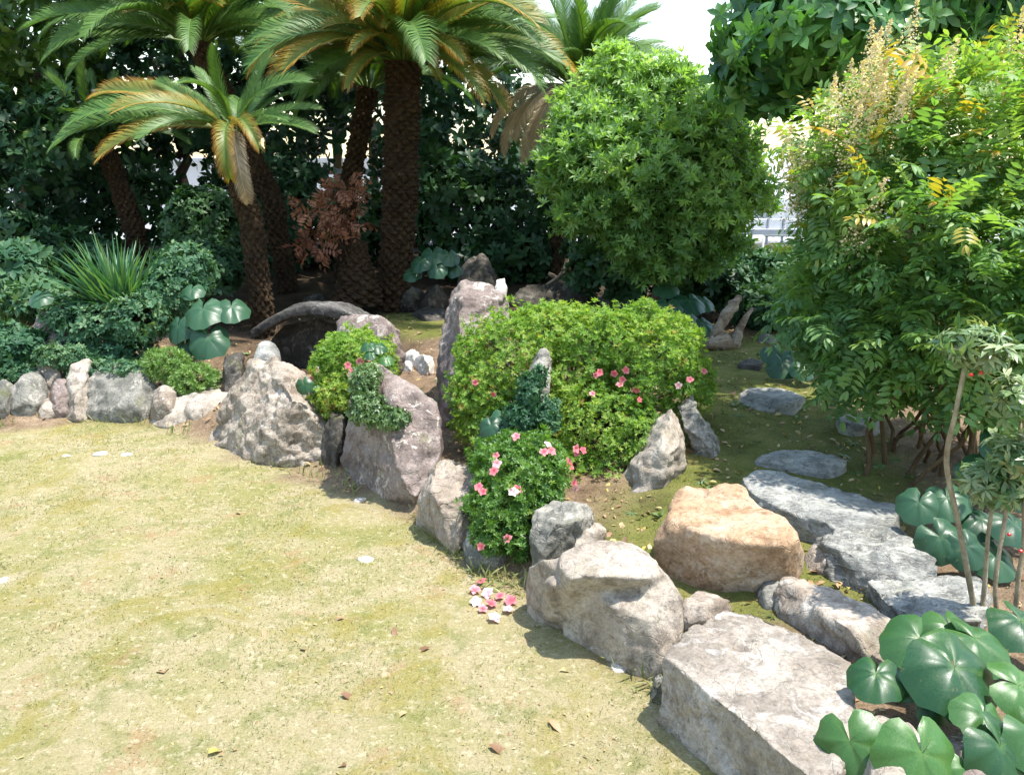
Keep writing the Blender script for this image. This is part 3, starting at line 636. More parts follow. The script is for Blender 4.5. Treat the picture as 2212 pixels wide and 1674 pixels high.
RK([flat([(890, 672), (925, 664), (960, 668), (965, 680), (920, 684)], .05, .2)], 'rock_dark', 'flat dark stone on the moss behind the whitish pebbles', .02, .008)
# arched stone bridge
RK([stand([(560, 760), (575, 722), (610, 704), (680, 690), (750, 700), (790, 722), (800, 770)], .12, y=6.78, lean=0)], 'rock_dark', 'added dark rock standing in for shade in the hollow below the arched bridge', .025, .012)  # added dark rock stands in for the black shade under the arch
def arch():
    A = [(545, 712), (580, 690), (620, 668), (665, 658), (710, 662), (755, 676), (790, 694)]; hs = []
    for p, q in zip(A[:-1], A[1:]):
        seg = []
        for px, py in (p, q):
            a = at_y(px, py, 6.5); b = at_y(px, py + 23, 6.5)
            seg += [a, b, a + Vector((.02, .34, 0)), b + Vector((.02, .34, 0))]
        hs.append(seg)
    return hs
RK(arch(), 'rock_bridge', 'dark arched stone slab bridge spanning the hollow', .022, .01, 2, name='stone_bridge', cat='bridge', freq=8)
finish_rocks()

# driftwood and roots
def wood(name, loc_px, y_, specs, label, cat, mat='driftwood'):
    t = thing(name, at_y(*loc_px, y_), label, cat); 
    for nm, pts, radii in specs:
        pp = spline([at_y(px, py, y_ + dy) for px, py, dy in pts], 5); n = len(pp)
        rr = np.interp(np.linspace(0, 1, n), np.linspace(0, 1, len(radii)), radii)
        tubes_obj(nm, [(pp, list(rr))], M[mat], t, 9, .7)
    return t
wood('driftwood', (1560, 745), 6.3, [('stump', [(1525, 748, -.05), (1555, 738, 0), (1595, 748, .05)], [.03, .07, .04]), ('limb', [(1540, 740, 0), (1555, 705, 0), (1580, 665, .05), (1598, 640, .1)], [.045, .04, .045, .02]),
     ('limb', [(1585, 745, 0), (1600, 705, .05), (1625, 665, .1)], [.04, .03, .012])], 'pale forked driftwood stump at the far end of the mossy path', 'driftwood')
wood('tree_root', (1240, 620), 8.1, [('root', [(1185, 590, 0), (1210, 605, 0), (1240, 612, -.05), (1290, 640, -.1)], [.015, .025, .03, .015]), ('root', [(1225, 560, .05), (1215, 590, 0), (1180, 615, -.1)], [.015, .018, .008])], 'pale gnarled roots on the bank under the round light green tree', 'roots')

# ------------------------------------------------------------------ cycads
def frond_tpl(L=1.0, droop=60, W=.16, pairs=80, seed=0, vup=.5, lw=.0115, curl=.35):
    r = random.Random(seed); V, T, tw, ti = [], [], [], []
    N = 24; pos = [Vector((0, 0, 0))]; ang = [0.0]
    for i in range(N):
        a = -R(droop) * ((i + .5) / N) ** 1.3; ang.append(a); pos.append(pos[-1] + Vector((math.cos(a), 0, math.sin(a))) * (L / N))
    def at(s):
        f = min(s * N, N - 1e-6); i = int(f); return pos[i].lerp(pos[i + 1], f - i), -R(droop) * s ** 1.3
    # rachis
    for i in range(N + 1):
        s = i / N; p, a = at(s); w = .0075 * (1 - .75 * s) + .001; up = Vector((-math.sin(a), 0, math.cos(a)))
        V += [p + Vector((0, w, 0)), p + up * w * 1.2, p - Vector((0, w, 0)), p - up * w]; tw += [0] * 4; ti += [.85] * 4
        if i:
            o = (i - 1) * 4
            for k in range(4):
                k2 = (k + 1) % 4; T += [[o + k, o + k2, o + 4 + k2], [o + k, o + 4 + k2, o + 4 + k]]
    for j in range(pairs):
        s = .13 + .87 * (j + .5) / pairs; p, a = at(s)
        prof = min(1, (s - .08) / .22) ** .7 * min(1, (1.06 - s) / .25) ** .6
        fwd = Vector((math.cos(a), 0, math.sin(a))); up = Vector((-math.sin(a), 0, math.cos(a)))
        fa = R(62 - 32 * s)
        for sg in (-1, 1):
            ll = W * prof * r.uniform(.9, 1.05); va = vup + r.uniform(-.08, .08)
            side = Vector((0, sg, 0)) * math.cos(va) + up * math.sin(va); d1 = (side * math.sin(fa) + fwd * math.cos(fa)).normalized()
            d2 = (d1 - up * curl + fwd * .15).normalized(); wv = fwd * lw * .5
            b = p; m = b + d1 * ll * .55; e = m + d2 * ll * .45; o = len(V); t0 = r.uniform(.2, .6)
            V += [b - wv, b + wv, m - wv, m + wv, e]; tw += [0, 0, .2, .2, 1]; ti += [t0, t0, t0 + .1, t0 + .1, t0 + .2]
            T += [[o, o + 1, o + 3], [o, o + 3, o + 2], [o + 2, o + 3, o + 4]]
    return np.array([tuple(v) for v in V]), np.array(T), np.array(tw), np.array(ti), pos[-1]
FR = {}
def frond_mesh(droop, mat, var):
    key = (droop, mat, var)
    if key not in FR:
        V, T, tw, ti, tip = frond_tpl(1.0, droop, .19 if mat != 'frond_dead' else .14, 76, var + droop, vup=.55 if mat != 'frond_dead' else -.2, curl=.3 + .15 * var)
        if mat == 'frond_tip': tw = np.clip(tw * 1.6, 0, 1)
        FR[key] = (mesh_np('frond', V, T, M[mat], {'tint': np.clip(ti, 0, 1), 'tipw': tw}), tip)
    return FR[key]
def frond_to(parent, base, tip, droop, mat='frond', twist=0):
    me, mt = frond_mesh(droop, mat, random.randrange(3)); base, tip = Vector(base), Vector(tip)
    ch = tip - base; s = ch.length / mt.length
    def basis(f, up):
        f = f.normalized(); sd = up.cross(f).normalized(); u = f.cross(sd); return Matrix((f, sd, u)).transposed()
    upw = Vector((0, -.75, 1)) if ch.y < .25 * ch.length else Vector((0, -.2, 1))
    if abs(ch.normalized().z) > .93: upw = (Vector((0, -1, .2)) if ch.z > 0 else Vector((0, -1, .3)))
    m = basis(ch, upw) @ basis(mt, Vector((0, 0, 1))).inverted()
    if twist: m = Matrix.Rotation(twist, 3, ch.normalized()) @ m
    o = link('frond', me, parent); o.matrix_local = Matrix.Translation(base - Vector(parent.location)) @ m.to_4x4() @ Matrix.Scale(s, 4)
    return o
def cycad_trunk(parent, path, r0, r1, name='trunk'):
    pp = spline(path, 14); seg = 44; V, Fc = [], []; n = len(pp); acc = 0; loc = Vector(parent.location)
    for i, p in enumerate(pp):
        t = (pp[min(i + 1, n - 1)] - pp[max(i - 1, 0)]).normalized(); u = t.cross(Vector((0, 1, 0))).normalized(); v = t.cross(u)
        if i: acc += (p - pp[i - 1]).length
        rr = (r0 + (r1 - r0) * i / n) * .8 * (1 + .12 * noise.noise(Vector((acc * 5, r0 * 50, 2))))
        for k in range(seg):
            a = 2 * math.pi * k / seg
            uu, vv_ = (4.5 * a + acc * 38) / math.pi, (4.5 * a - acc * 38) / math.pi; hsh = noise.cell(Vector((math.floor(uu) * 1.37 + .5, math.floor(vv_) * 2.11 + .5, 3.3)))
            sc = abs(math.sin(uu * math.pi)) * abs(math.sin(vv_ * math.pi)) * (.35 + .9 * abs(hsh))
            r = rr * (1 + .5 * sc ** .6 + .25 * noise.noise(Vector((math.cos(a) * 3, math.sin(a) * 3, acc * 9))) + .08 * noise.noise(Vector((math.cos(a), math.sin(a), acc * 2))))
            V.append(p + (u * math.cos(a) + v * math.sin(a)) * r - loc)
    for i in range(n - 1):
        for k in range(seg): Fc.append((i * seg + k, i * seg + (k + 1) % seg, (i + 1) * seg + (k + 1) % seg, (i + 1) * seg + k))
    Fc.append(tuple((n - 1) * seg + k for k in range(seg)))
    return link(name, mesh_np(name, V, Fc, M['cycad_bark']), parent)
def up_path(path, sub=3):
    out = []
    for p, q in zip(path[:-1], path[1:]):
        for k in range(sub): out.append(Vector(p).lerp(Vector(q), k / sub))
    return out + [Vector(path[-1])]
def cycad(label, y_, path_px, r0, r1, tips, nrand, length, mats=('frond',), elev=(-15, 80), name='cycad_palm', hide_low=False, droops=(22, 48, 85)):
    base = at_y(*path_px[0], y_); base.z = min(base.z, gz(base.x, base.y)) - .03
    t = thing(name, base, label, 'cycad', 'cycads at the back of the bed')
    path = [base] + [at_y(px, py, y_) for px, py in path_px[1:]]; cycad_trunk(t, up_path(path), r0, r1)
    C = path[-1]
    for px, py, dy, dr, mt in tips:
        dr = dr * .78 if mt != FD and dr < 115 else dr; tp = at_y(px, py, y_ + dy); d0 = (tp - C).normalized(); frond_to(t, C + Vector((d0.x, d0.y, 0)) * r1 * .6, tp, dr, mt)
    for i in range(nrand):
        f = (i + .5) / nrand; az = i * 2.39996 + random.uniform(-.2, .2); el = R(elev[1] + (elev[0] - elev[1]) * f ** .8 + random.uniform(-6, 6))
        dv = Vector((math.cos(az) * math.cos(el), math.sin(az) * math.cos(el), math.sin(el))); L = length * random.uniform(.82, 1.08)
        dr = droops[min(len(droops) - 1, int(f * len(droops)))]
        mt = random.choice(mats) if f > .35 else 'frond'
        frond_to(t, C + Vector((math.cos(az), math.sin(az), 0)) * r1 * .6, C + dv * L, dr, mt, random.uniform(-.25, .25))
    return t, C
FT, FG, FD = 'frond_tip', 'frond', 'frond_dead'
# the large cycad in the middle
cycad('largest cycad with a thick brown trunk and orange edged fronds', 8.3, [(845, 640), (862, 480), (866, 300), (872, 135)], .145, .16,
      [(560, 95, -.3, 90, FT), (590, 165, -.5, 100, FT), (640, 200, -.7, 90, FG), (600, 40, .2, 70, FT), (700, 60, -.6, 100, FT), (945, 165, -.5, 120, FT), (1045, 215, -.7, 110, FT), (1090, 235, -.4, 110, FT), (1150, 150, -.3, 70, FG),
       (1190, 175, 0, 70, FG), (1200, 105, -.2, 70, FT), (1195, 40, .2, 60, FG), (1120, -30, 0, 50, FG), (1020, -80, -.2, 40, FG), (930, -120, 0, 40, FG), (860, -130, .2, 40, FG), (780, -110, -.2, 40, FG), (700, -60, .1, 50, FG),
       (1000, -20, -.6, 70, FG), (900, -40, -.6, 60, FG), (820, -30, -.5, 60, FG), (640, 260, .3, 100, FG), (750, 190, -.7, 110, FT), (1130, 60, -.5, 70, FG), (1060, 20, -.4, 60, FG), (670, 110, -.7, 90, FT), (830, 60, -.8, 110, FT), (575, 130, -.6, 100, FT), (615, 150, -.9, 100, FT), (1210, 130, -.5, 80, FG), (1170, 90, -.6, 70, FG), (1080, 120, -.8, 90, FG), (1000, 130, -.9, 100, FT), (760, 110, -.9, 100, FT), (960, 70, -.9, 90, FG)], 62, 1.5, (FG, FG, FT), (-8, 85))
# low left cycad with broad drooping fronds
cycad('leaning low cycad with long fronds reaching left and one browned hanging frond', 7.4, [(560, 600), (548, 500), (515, 390), (510, 285)], .1, .085,
      [(215, 340, -.5, 80, FT), (120, 315, -.2, 80, FG), (205, 210, .1, 80, FT), (280, 190, .3, 70, FG), (300, 300, -.7, 80, FG), (497, 385, -.5, 150, FT), (537, 440, -.35, 150, FD), (690, 235, 0, 60, FG), (680, 285, -.2, 70, FG), (640, 200, .3, 50, FG),
       (150, 270, -.3, 85, FG), (250, 240, -.6, 90, FT), (440, 180, .4, 40, FG), (620, 260, -.4, 80, FG), (380, 250, .5, 60, FG), (560, 320, -.5, 120, FT)], 8, .8, (FG,), (20, 60))
# upper left cycad
cycad('tall cycad at the upper left with fronds fanning out of the top', 9.0, [(620, 600), (590, 440), (500, 250), (430, 95)], .1, .11,
      [(100, 125, -.2, 80, FG), (60, 60, 0, 70, FG), (130, -10, 0, 50, FG), (250, -70, 0, 40, FG), (330, -90, -.3, 40, FG), (430, -120, 0, 30, FG), (520, -90, -.2, 40, FG), (600, -30, .1, 50, FG), (640, 40, -.3, 60, FG), (660, 110, 0, 70, FG),
       (270, 30, -.6, 100, FT), (600, 60, -.5, 80, FG), (360, 20, -.7, 110, FT), (480, 10, -.7, 110, FT), (150, 160, -.4, 90, FG), (560, 150, .4, 100, FG)], 48, 1.4, (FG,), (-10, 80))
# cycad behind on the right with a skirt of dead fronds
cycad('cycad behind the round tree with a skirt of pale dead fronds', 9.3, [(1215, 560), (1225, 400), (1235, 280), (1250, 190)], .12, .13,
      [(1240, 20, 0, 15, FG), (1330, 60, 0, 30, FG), (1400, 100, .2, 50, FG), (1410, 160, -.2, 70, FG), (1180, 40, .1, 40, FG), (1290, 20, .2, 30, FG), (1380, 60, -.3, 40, FG), (1130, 100, -.1, 60, FG),
       (1085, 330, -.3, 120, FD), (1130, 350, -.5, 120, FD), (1185, 370, -.5, 130, FD), (1220, 350, -.6, 130, FD), (1060, 290, -.2, 110, FD), (1150, 320, -.6, 120, FD), (1200, 320, -.7, 120, FD), (1290, 330, -.3, 130, FD), (1110, 300, -.5, 110, FD)], 34, 1.2, (FG,), (0, 75))
# dark trunk behind the large cycad, and the leaning one at the left
cycad('dark slanting cycad behind and left of the largest one', 9.4, [(740, 600), (752, 420), (775, 300), (795, 190)], .1, .1, [], 30, 1.35, (FG,), (-10, 75))
cycad('leaning brown cycad trunk at the far left in deep shade', 10.0, [(300, 580), (288, 490), (262, 410), (225, 320)], .11, .1, [(330, 200, .2, 60, FG)], 24, 1.0, (FG,), (-5, 75))
# offsets and dead leaves at the foot of the large cycad
t = thing('withered_fern', at_y(720, 560, 7.9), 'clump of reddish brown withered leaves left of the large cycad trunk', 'plant')
ll = [lobe(745, 410, 7.9, 34, 20, .2), lobe(690, 455, 7.8, 40, 22, .2), lobe(735, 478, 7.8, 50, 20, .2), lobe(680, 530, 7.7, 40, 22, .2)]
P, D_ = sample_lobes(ll, 170, -.5, 1.1, .95, .6); foliage(t, 'nandina', P, D_, RNG.uniform(.06, .15, len(P)), tint_by(P, .3, .5), M['deadleaf'], 40, 'leaf')
tubes_obj('stem', [grow(at_y(760, 600, 7.95), at_y(735, 420, 7.9), .014, .006, (.05, 0, 0)), grow(at_y(765, 600, 7.95), at_y(685, 470, 7.8), .014, .005, (.04, 0, .05)), grow(at_y(770, 590, 7.95), at_y(750, 480, 7.8), .014, .005)], M['cycad_bark'], t)
t = thing('cycad_offset', at_y(790, 640, 8.0), 'brown scaly cycad offset at the foot of the largest cycad', 'cycad')
cycad_trunk(t, [at_y(770, 655, 8.0), at_y(770, 610, 8.0), at_y(768, 560, 8.0), at_y(775, 520, 8.0)], .24, .07)

# ------------------------------------------------------------------ shrubs and trees
def plant(name, base, label, cat, lobes, tkey, mat, n, size, group=None, stem=None, n_ind=0, part='leaf', up=.35, jit=.45, inner=.35, lump=.16, tb=.45, tsp=.3, roll=True, low=-.75, stem_name='stem', stem_mat='bark'):
    base = Vector(base); base.z = gz(base.x, base.y) - .01
    t = thing(name, base, label, cat, group); P, D_ = sample_lobes(lobes, n, up, jit, inner, lump, low)
    g = P[:, 2] > terrain(P[:, 0], P[:, 1]) + .02; P, D_ = P[g], D_[g]
    S = RNG.uniform(.75, 1.2, len(P)) * size; ti = tint_by(P, tb, tsp); ti = np.where(tkey == 'azalea', np.minimum(ti * .75, .8) + (RNG.random(len(P)) < .025) * .6, ti)
    foliage(t, tkey, P, D_, S, ti, M[mat], n_ind, part, roll)
    sp_ = []
    for c, r in lobes:
        c = Vector(c); k = 5
        for i in range(k):
            a = 2 * math.pi * i / k + random.random(); tip = c + Vector((math.cos(a) * r[0] * .65, math.sin(a) * r[1] * .65, r[2] * random.uniform(-.1, .6)))
            sp_.append(grow(base + Vector((random.uniform(-.03, .03), random.uniform(-.03, .03), -.02)), tip, stem or .012, (stem or .012) * .3, (0, 0, .02), 8, .04))
    tubes_obj(stem_name, sp_, M[stem_mat], t, 6)
    return t, lobes

# flowers
def flower_mesh(mat, seed, open_=1.05):
    r = random.Random(seed); it = []
    pet = leaf_tpl(1, .85, .35, .05)
    for k in range(5):
        it.append(((pet[0] * r.uniform(.9, 1.1), pet[1], pet[2]), rotm('Z', k * 2 * math.pi / 5 + r.uniform(-.15, .15)) @ rotm('Y', open_ + r.uniform(-.25, .25)) @ np.diag([-1, 1, 1]), (0, 0, 0)))
    for k in range(4):
        it.append((leaf_tpl(.8, .03, .1, 0, True), rotm('Z', k * 1.6) @ rotm('Y', .3), (0, 0, 0)))
    V, T, w = combine(it); return mesh_np('flower', V, T, M[mat], {'tint': np.full(len(V), r.uniform(.1, .9)), 'tipw': w * r.uniform(.2, .9)})
FL = [flower_mesh('petal', s) for s in range(5)]; FLW = [flower_mesh('petal_white', s + 9) for s in range(3)]
def put_flower(parent, p, d, s, white=False, name='flower'):
    me = random.choice(FLW if white else FL); m = Matrix(frames(np.array([d]))[0].tolist()).to_4x4()
    o = link(name, me, parent); loc = Vector(parent.location) if parent else Vector()
    o.matrix_local = Matrix.Translation(Vector(p) - loc) @ m @ Matrix.Scale(s, 4); return o
def bloom(t, lobes, spots, s=.03):
    for q in spots:
        px, py = q[:2]; p = ray_lobes(px, py, lobes); c = min(lobes, key=lambda l: np.linalg.norm((p - l[0]) / l[1]))
        d = (p - c[0]) / c[1] ** 2; d = d / np.linalg.norm(d); v = np.array([0, 0, CAM_H]) - p; v /= np.linalg.norm(v)
        put_flower(t, p + d * .02 + v * .015, d + v * .7 + RNG.normal(size=3) * .15, s * random.uniform(.85, 1.15), len(q) > 2)

t, lb = plant('azalea_bush', at_y(1240, 960, 4.35), 'large mounded bright green azalea beside the tallest standing rock', 'azalea',
    [lobe(1120, 790, 4.5, 118, 122, .42), lobe(1040, 840, 4.4, 72, 85, .3), lobe(1235, 800, 4.6, 110, 112, .45), lobe(1395, 785, 4.5, 118, 108, .42), lobe(1475, 825, 4.4, 62, 62, .3), lobe(1290, 930, 4.15, 118, 105, .32), lobe(1055, 905, 4.3, 75, 60, .28), lobe(1370, 960, 4.05, 70, 85, .25), lobe(1180, 895, 4.25, 80, 90, .3), lobe(1190, 690, 4.55, 45, 30, .2), lobe(1395, 675, 4.5, 30, 28, .12), lobe(1270, 738, 4.5, 95, 76, .3), lobe(1340, 745, 4.45, 75, 74, .3), lobe(1440, 740, 4.5, 70, 62, .3), lobe(1190, 720, 4.5, 80, 60, .3), lobe(1020, 760, 4.5, 35, 40, .2), lobe(1290, 1020, 3.95, 75, 48, .22), lobe(1225, 1010, 3.95, 50, 50, .2)],
    'azalea', 'azalea', 26000, .0225, 'flowering azaleas among the rocks', .012, 280, 'leaf_whorl', .6, .6, .35, .34, .5, .38)
bloom(t, lb, [(1282, 812), (1290, 806), (1330, 800), (1357, 800), (1280, 858), (1378, 838), (1375, 870), (1250, 975), (1460, 830, 1), (1490, 825), (1350, 818), (1516, 808), (1070, 848), (1028, 830), (1190, 990), (1335, 840)], .02)
t, lb = plant('azalea_bush', at_y(735, 900, 4.85), 'left azalea with a row of red blossoms behind the leaning rock slab', 'azalea',
    [lobe(765, 785, 4.85, 82, 68, .28), lobe(745, 840, 4.75, 60, 65, .25), lobe(725, 880, 4.7, 32, 60, .2)], 'azalea', 'azalea', 6000, .023, 'flowering azaleas among the rocks', .01, 120, 'leaf_whorl', .6, .6, .35, .34, .5, .35)
bloom(t, lb, [(752, 790), (775, 783), (782, 788), (790, 778), (803, 770), (760, 800), (757, 808, 1), (692, 798, 1), (683, 815)], .022)
t, lb = plant('azalea_bush', at_y(1100, 1190, 3.35), 'small front azalea with pink and white blossoms spilling toward the lawn', 'azalea',
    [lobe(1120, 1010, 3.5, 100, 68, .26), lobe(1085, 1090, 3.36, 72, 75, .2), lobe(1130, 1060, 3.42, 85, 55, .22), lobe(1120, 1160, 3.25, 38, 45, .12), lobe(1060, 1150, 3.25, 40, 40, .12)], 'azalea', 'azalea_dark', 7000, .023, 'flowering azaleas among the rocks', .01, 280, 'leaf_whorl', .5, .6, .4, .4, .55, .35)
bloom(t, lb, [(1076, 992), (1078, 1008, 1), (1072, 1022), (1178, 968, 1), (1185, 982), (1170, 985), (1105, 1068, 1), (1112, 1064), (1042, 1058), (1050, 1068), (1230, 1038), (1234, 1050, 1), (1221, 1008), (1216, 1000), (1045, 1175), (1103, 1165), (1115, 953), (1235, 975), (1250, 978)], .023)

# creeping plants on rocks
def creeper(label, base, spots, n, size=.018, mat='fig'):
    """small leaves hugging a rock face; spots: px, py, y, rx, rz, ry"""
    t = thing('creeping_fig', base, label, 'creeper'); ls = [lobe(*s) for s in spots]
    P, D_ = sample_lobes(ls, n, .3, .5, .5, .3); foliage(t, 'shrub', P, D_, RNG.uniform(.7, 1.3, len(P)) * size, tint_by(P, .5, .4), M[mat], 0)
creeper('creeping fig hanging over the face of the leaning purplish slab', at_y(800, 900, 4.1), [(785, 835, 4.12, 26, 45, .12), (795, 885, 4.02, 38, 42, .1), (845, 905, 3.95, 38, 24, .08), (795, 810, 4.2, 26, 22, .12)], 1700)
creeper('creeping fig draped over the far left rocks below the blue green shrub', at_y(200, 850, 5.7), [(210, 800, 5.6, 60, 24, .12), (160, 775, 5.65, 30, 28, .12), (270, 800, 5.55, 45, 20, .1), (110, 770, 5.65, 30, 25, .1), (40, 810, 5.6, 40, 22, .1)], 1500, .026, 'tealleaf')
creeper('creeping fern covering the narrow rock within the large azalea', at_y(1150, 900, 3.8), [(1142, 850, 3.8, 26, 45, .1), (1125, 900, 3.76, 34, 36, .1), (1165, 815, 3.84, 14, 25, .06), (1180, 900, 3.76, 30, 40, .08)], 800, .022, 'tealleaf')

# shrubs in the left bed
plant('juniper_shrub', at_y(400, 880, 5.6), 'small clipped light green shrub with two rounded heads behind the low pale rock', 'shrub', [lobe(360, 790, 5.6, 50, 34, .16), lobe(420, 822, 5.5, 48, 32, .16), lobe(390, 840, 5.55, 30, 25, .15)], 'juniper', 'bonsai', 1300, .035, None, .015, 80, 'leaf_tuft', .4, .4, .4)
plant('broadleaf_shrub', at_y(245, 850, 6.1), 'leafy blue green shrub spreading below the blade leaved clump', 'shrub', [lobe(230, 710, 6.1, 85, 60, .3), lobe(260, 760, 6.0, 70, 40, .25), lobe(165, 680, 6.2, 60, 40, .25), lobe(300, 690, 6.0, 60, 55, .25), lobe(370, 640, 6.3, 60, 60, .25), lobe(400, 590, 6.5, 60, 60, .25)], 'shrub', 'tealleaf', 2600, .045, None, .012, 150)
plant('broadleaf_shrub', at_y(20, 860, 5.9), 'dark green shrub at the left edge above the round grey rock', 'shrub', [lobe(20, 770, 5.9, 60, 65, .3), lobe(60, 760, 5.85, 35, 40, .25), lobe(-30, 800, 5.8, 60, 70, .3)], 'shrub', 'tealleaf', 1400, .055, None, .012, 100, tb=.3)
plant('aucuba_shrub', at_y(20, 720, 6.8), 'broad leaved bright green shrub at the left edge in front of the trees', 'shrub', [lobe(25, 580, 6.8, 70, 45, .3), lobe(20, 640, 6.7, 80, 50, .3), lobe(75, 650, 6.5, 50, 35, .25)], 'camphor', 'tealleaf', 900, .1, None, .015, 100, tb=.6)
plant('evergreen_shrub', at_y(430, 640, 8.2), 'rounded dull green shrub in front of the leaning low cycad', 'shrub', [lobe(440, 500, 8.2, 75, 85, .4), lobe(430, 585, 7.6, 90, 60, .4)], 'shrub', 'darkleaf', 1500, .075, None, .015, 60, tb=.55)

# blade leaved clump
t = thing('iris_clump', at_y(265, 665, 6.25), 'tall clump of upright blade leaves in the left bed', 'plant')
bl = []
def blade_mesh(bend, tint, w=.035):
    V, T, tw = [], [], []; n = 6
    for i in range(n + 1):
        s = i / n; ww = w * (1 - s ** 2.2) * .5 + .0005; xx = bend * s * s; z_ = s * (1 - .25 * abs(bend) * s)
        V += [(xx, ww, z_), (xx + .006 * (1 - s), 0, z_), (xx, -ww, z_)]; tw += [s] * 3
        if i:
            o = 3 * (i - 1)
            for a, b in ((0, 1), (1, 2)): T += [[o + a, o + b, o + 3 + b], [o + a, o + 3 + b, o + 3 + a]]
    return mesh_np('leaf', np.array(V), np.array(T), M['iris'], {'tint': np.full(len(V), tint), 'tipw': np.array(tw)})
bl = [blade_mesh(b, tn, .045) for b in (.1, .3, .55) for tn in (.15, .45, .8)]
for i in range(280):
    a = random.uniform(0, 6.28); rr = random.uniform(0, .15); o = link('leaf', random.choice(bl), t)
    o.location = (math.cos(a) * rr * 1.3, math.sin(a) * rr * .7, -.06); L = random.uniform(.4, .66)
    o.rotation_euler = (random.uniform(-.2, .2), random.uniform(.0, .85) ** 1.2, a + random.uniform(-.4, .4)); o.scale = (L, L, L)

# leopard plants: every leaf with its stalk
def farf_leaf_mesh(seed, mat, tint):
    r = random.Random(seed); na, nr = 30, 5; V, T, ve, tw = [], [], [], []
    V.append((0, 0, 0)); ve.append(1); tw.append(0); ph = r.uniform(0, 6)
    for j in range(1, nr + 1):
        s = j / nr
        for k in range(na):
            a = math.pi * 2 * (k + .5) / na; an = a - math.pi            # notch faces -Y
            rad = 1 - .55 * math.exp(-(min(a, 2 * math.pi - a) / .2) ** 2); rad *= 1 + .035 * math.sin(9 * a + ph) + .03 * math.sin(4 * a + ph)
            x_, y_ = math.sin(an) * s * rad, math.cos(an) * s * rad + .12 * s
            z_ = .18 * s * s * (math.cos(2 * an + ph * .2) * .5) + .05 * s * math.sin(5 * a + ph) - .2 * s ** 2.4 + .22 * abs(x_) * (1 - s) - .12 * abs(x_) ** 2 + .03 * s * math.sin(11 * a + 2 * ph)
            V.append((x_, y_, z_)); ve.append(max(0, math.cos(an * 4.5)) ** 8 * (1 - .5 * s) if k % 3 else .1); tw.append(s)
    for k in range(na - 1): T.append([0, 1 + k, 2 + k])
    for j in range(1, nr):
        for k in range(na - 1):
            a, b = 1 + (j - 1) * na + k, 1 + j * na + k; T += [[a, b, b + 1], [a, b + 1, a + 1]]
    return mesh_np('leaf', np.array(V), np.array(T), M[mat], {'tint': np.full(len(V), tint), 'tipw': np.array(tw), 'vein': np.array(ve)}, True)
FLV = {m: [farf_leaf_mesh(s, m, tn) for s, tn in ((1, .1), (2, .5), (3, .8), (4, 1.0), (5, .3))] for m in ('farf', 'farf_dark')}
def leopard(label, base, leaves, mat='farf', group='leopard plants'):
    """leaves: px, py, y, radius in px, (nx, ny, nz) the way the blade faces, spin"""
    base = Vector(base); t = thing('leopard_plant', base, label, 'plant', group)
    for i, (px, py, y_, rp, nv, spin) in enumerate(leaves):
        c = at_y(px, py, y_); s = rp * mpp(y_); nvv = Vector(nv).normalized(); hd = Vector((math.sin(spin), -math.cos(spin), 0)); hd = (hd - nvv * hd.dot(nvv)).normalized(); sd = hd.cross(nvv)
        m = Matrix((sd, hd, nvv)).transposed(); o = link('leaf', random.choice(FLV[mat]), t)
        o.matrix_local = Matrix.Translation(c - base) @ m.to_4x4() @ Matrix.Scale(s, 4)
        st = tube([p for p in spline([base + Vector((random.uniform(-.03, .03), random.uniform(-.03, .03), 0)), base.lerp(c, .5) + Vector((0, 0, .06)), c - nvv * .004], 5)], [.006] * 11, 6)
        inv = o.matrix_local.inverted(); V = [inv @ (v - base) for v in st[0]]; link('stalk', mesh_np('stalk', V, st[1], M['stalk'], None, True), o)
    return t
leopard('glossy bright green leopard plant in the bottom right corner', at_y(2060, 1560, 1.92) + Vector((0, .03, -.04)),
    [(1892, 1455, 1.97, 66, (-.3, -.45, 1), -.5), (1836, 1600, 1.76, 92, (-.55, -.75, .6), -.35), (1990, 1625, 1.67, 108, (.1, -.85, .6), .1), (2062, 1440, 1.93, 115, (.1, -.6, .8), .2), (1985, 1378, 2.1, 82, (-.2, -.45, .9), -.8),
     (2105, 1378, 2.12, 82, (.2, -.4, .9), .8), (2160, 1610, 1.7, 95, (.3, -.7, .7), .6), (2200, 1480, 1.88, 85, (.2, -.5, .9), 1.2), (2125, 1545, 1.8, 70, (.2, -.6, .8), -.3), (2205, 1340, 2.2, 80, (.2, -.4, .9), .5), (2000, 1500, 1.93, 72, (-.2, -.6, .8), 2.2), (2240, 1590, 1.72, 90, (.3, -.6, .8), .5), (2090, 1660, 1.68, 60, (.2, -.7, .7), .3), (2050, 1350, 2.2, 65, (0, -.4, .9), 0)])
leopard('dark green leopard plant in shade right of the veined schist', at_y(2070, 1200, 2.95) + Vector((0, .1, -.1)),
    [(1985, 1085, 2.95, 48, (-.4, -.7, .7), -.6), (2045, 1075, 2.95, 52, (-.3, -.6, .8), -.2), (2030, 1160, 2.75, 55, (-.2, -.8, .6), .1), (2090, 1180, 2.72, 50, (.1, -.8, .6), .3), (2120, 1120, 2.9, 52, (.1, -.4, .9), .4), (2180, 950, 3.1, 62, (0, -.5, .8), .2), (2130, 1010, 3.1, 60, (-.2, -.5, .8), -.4), (2190, 1130, 2.8, 60, (.3, -.5, .8), .5), (2200, 1050, 2.95, 55, (.1, -.5, .8), .4), (2150, 1200, 2.75, 55, (.1, -.6, .7), .2)], 'farf_dark')
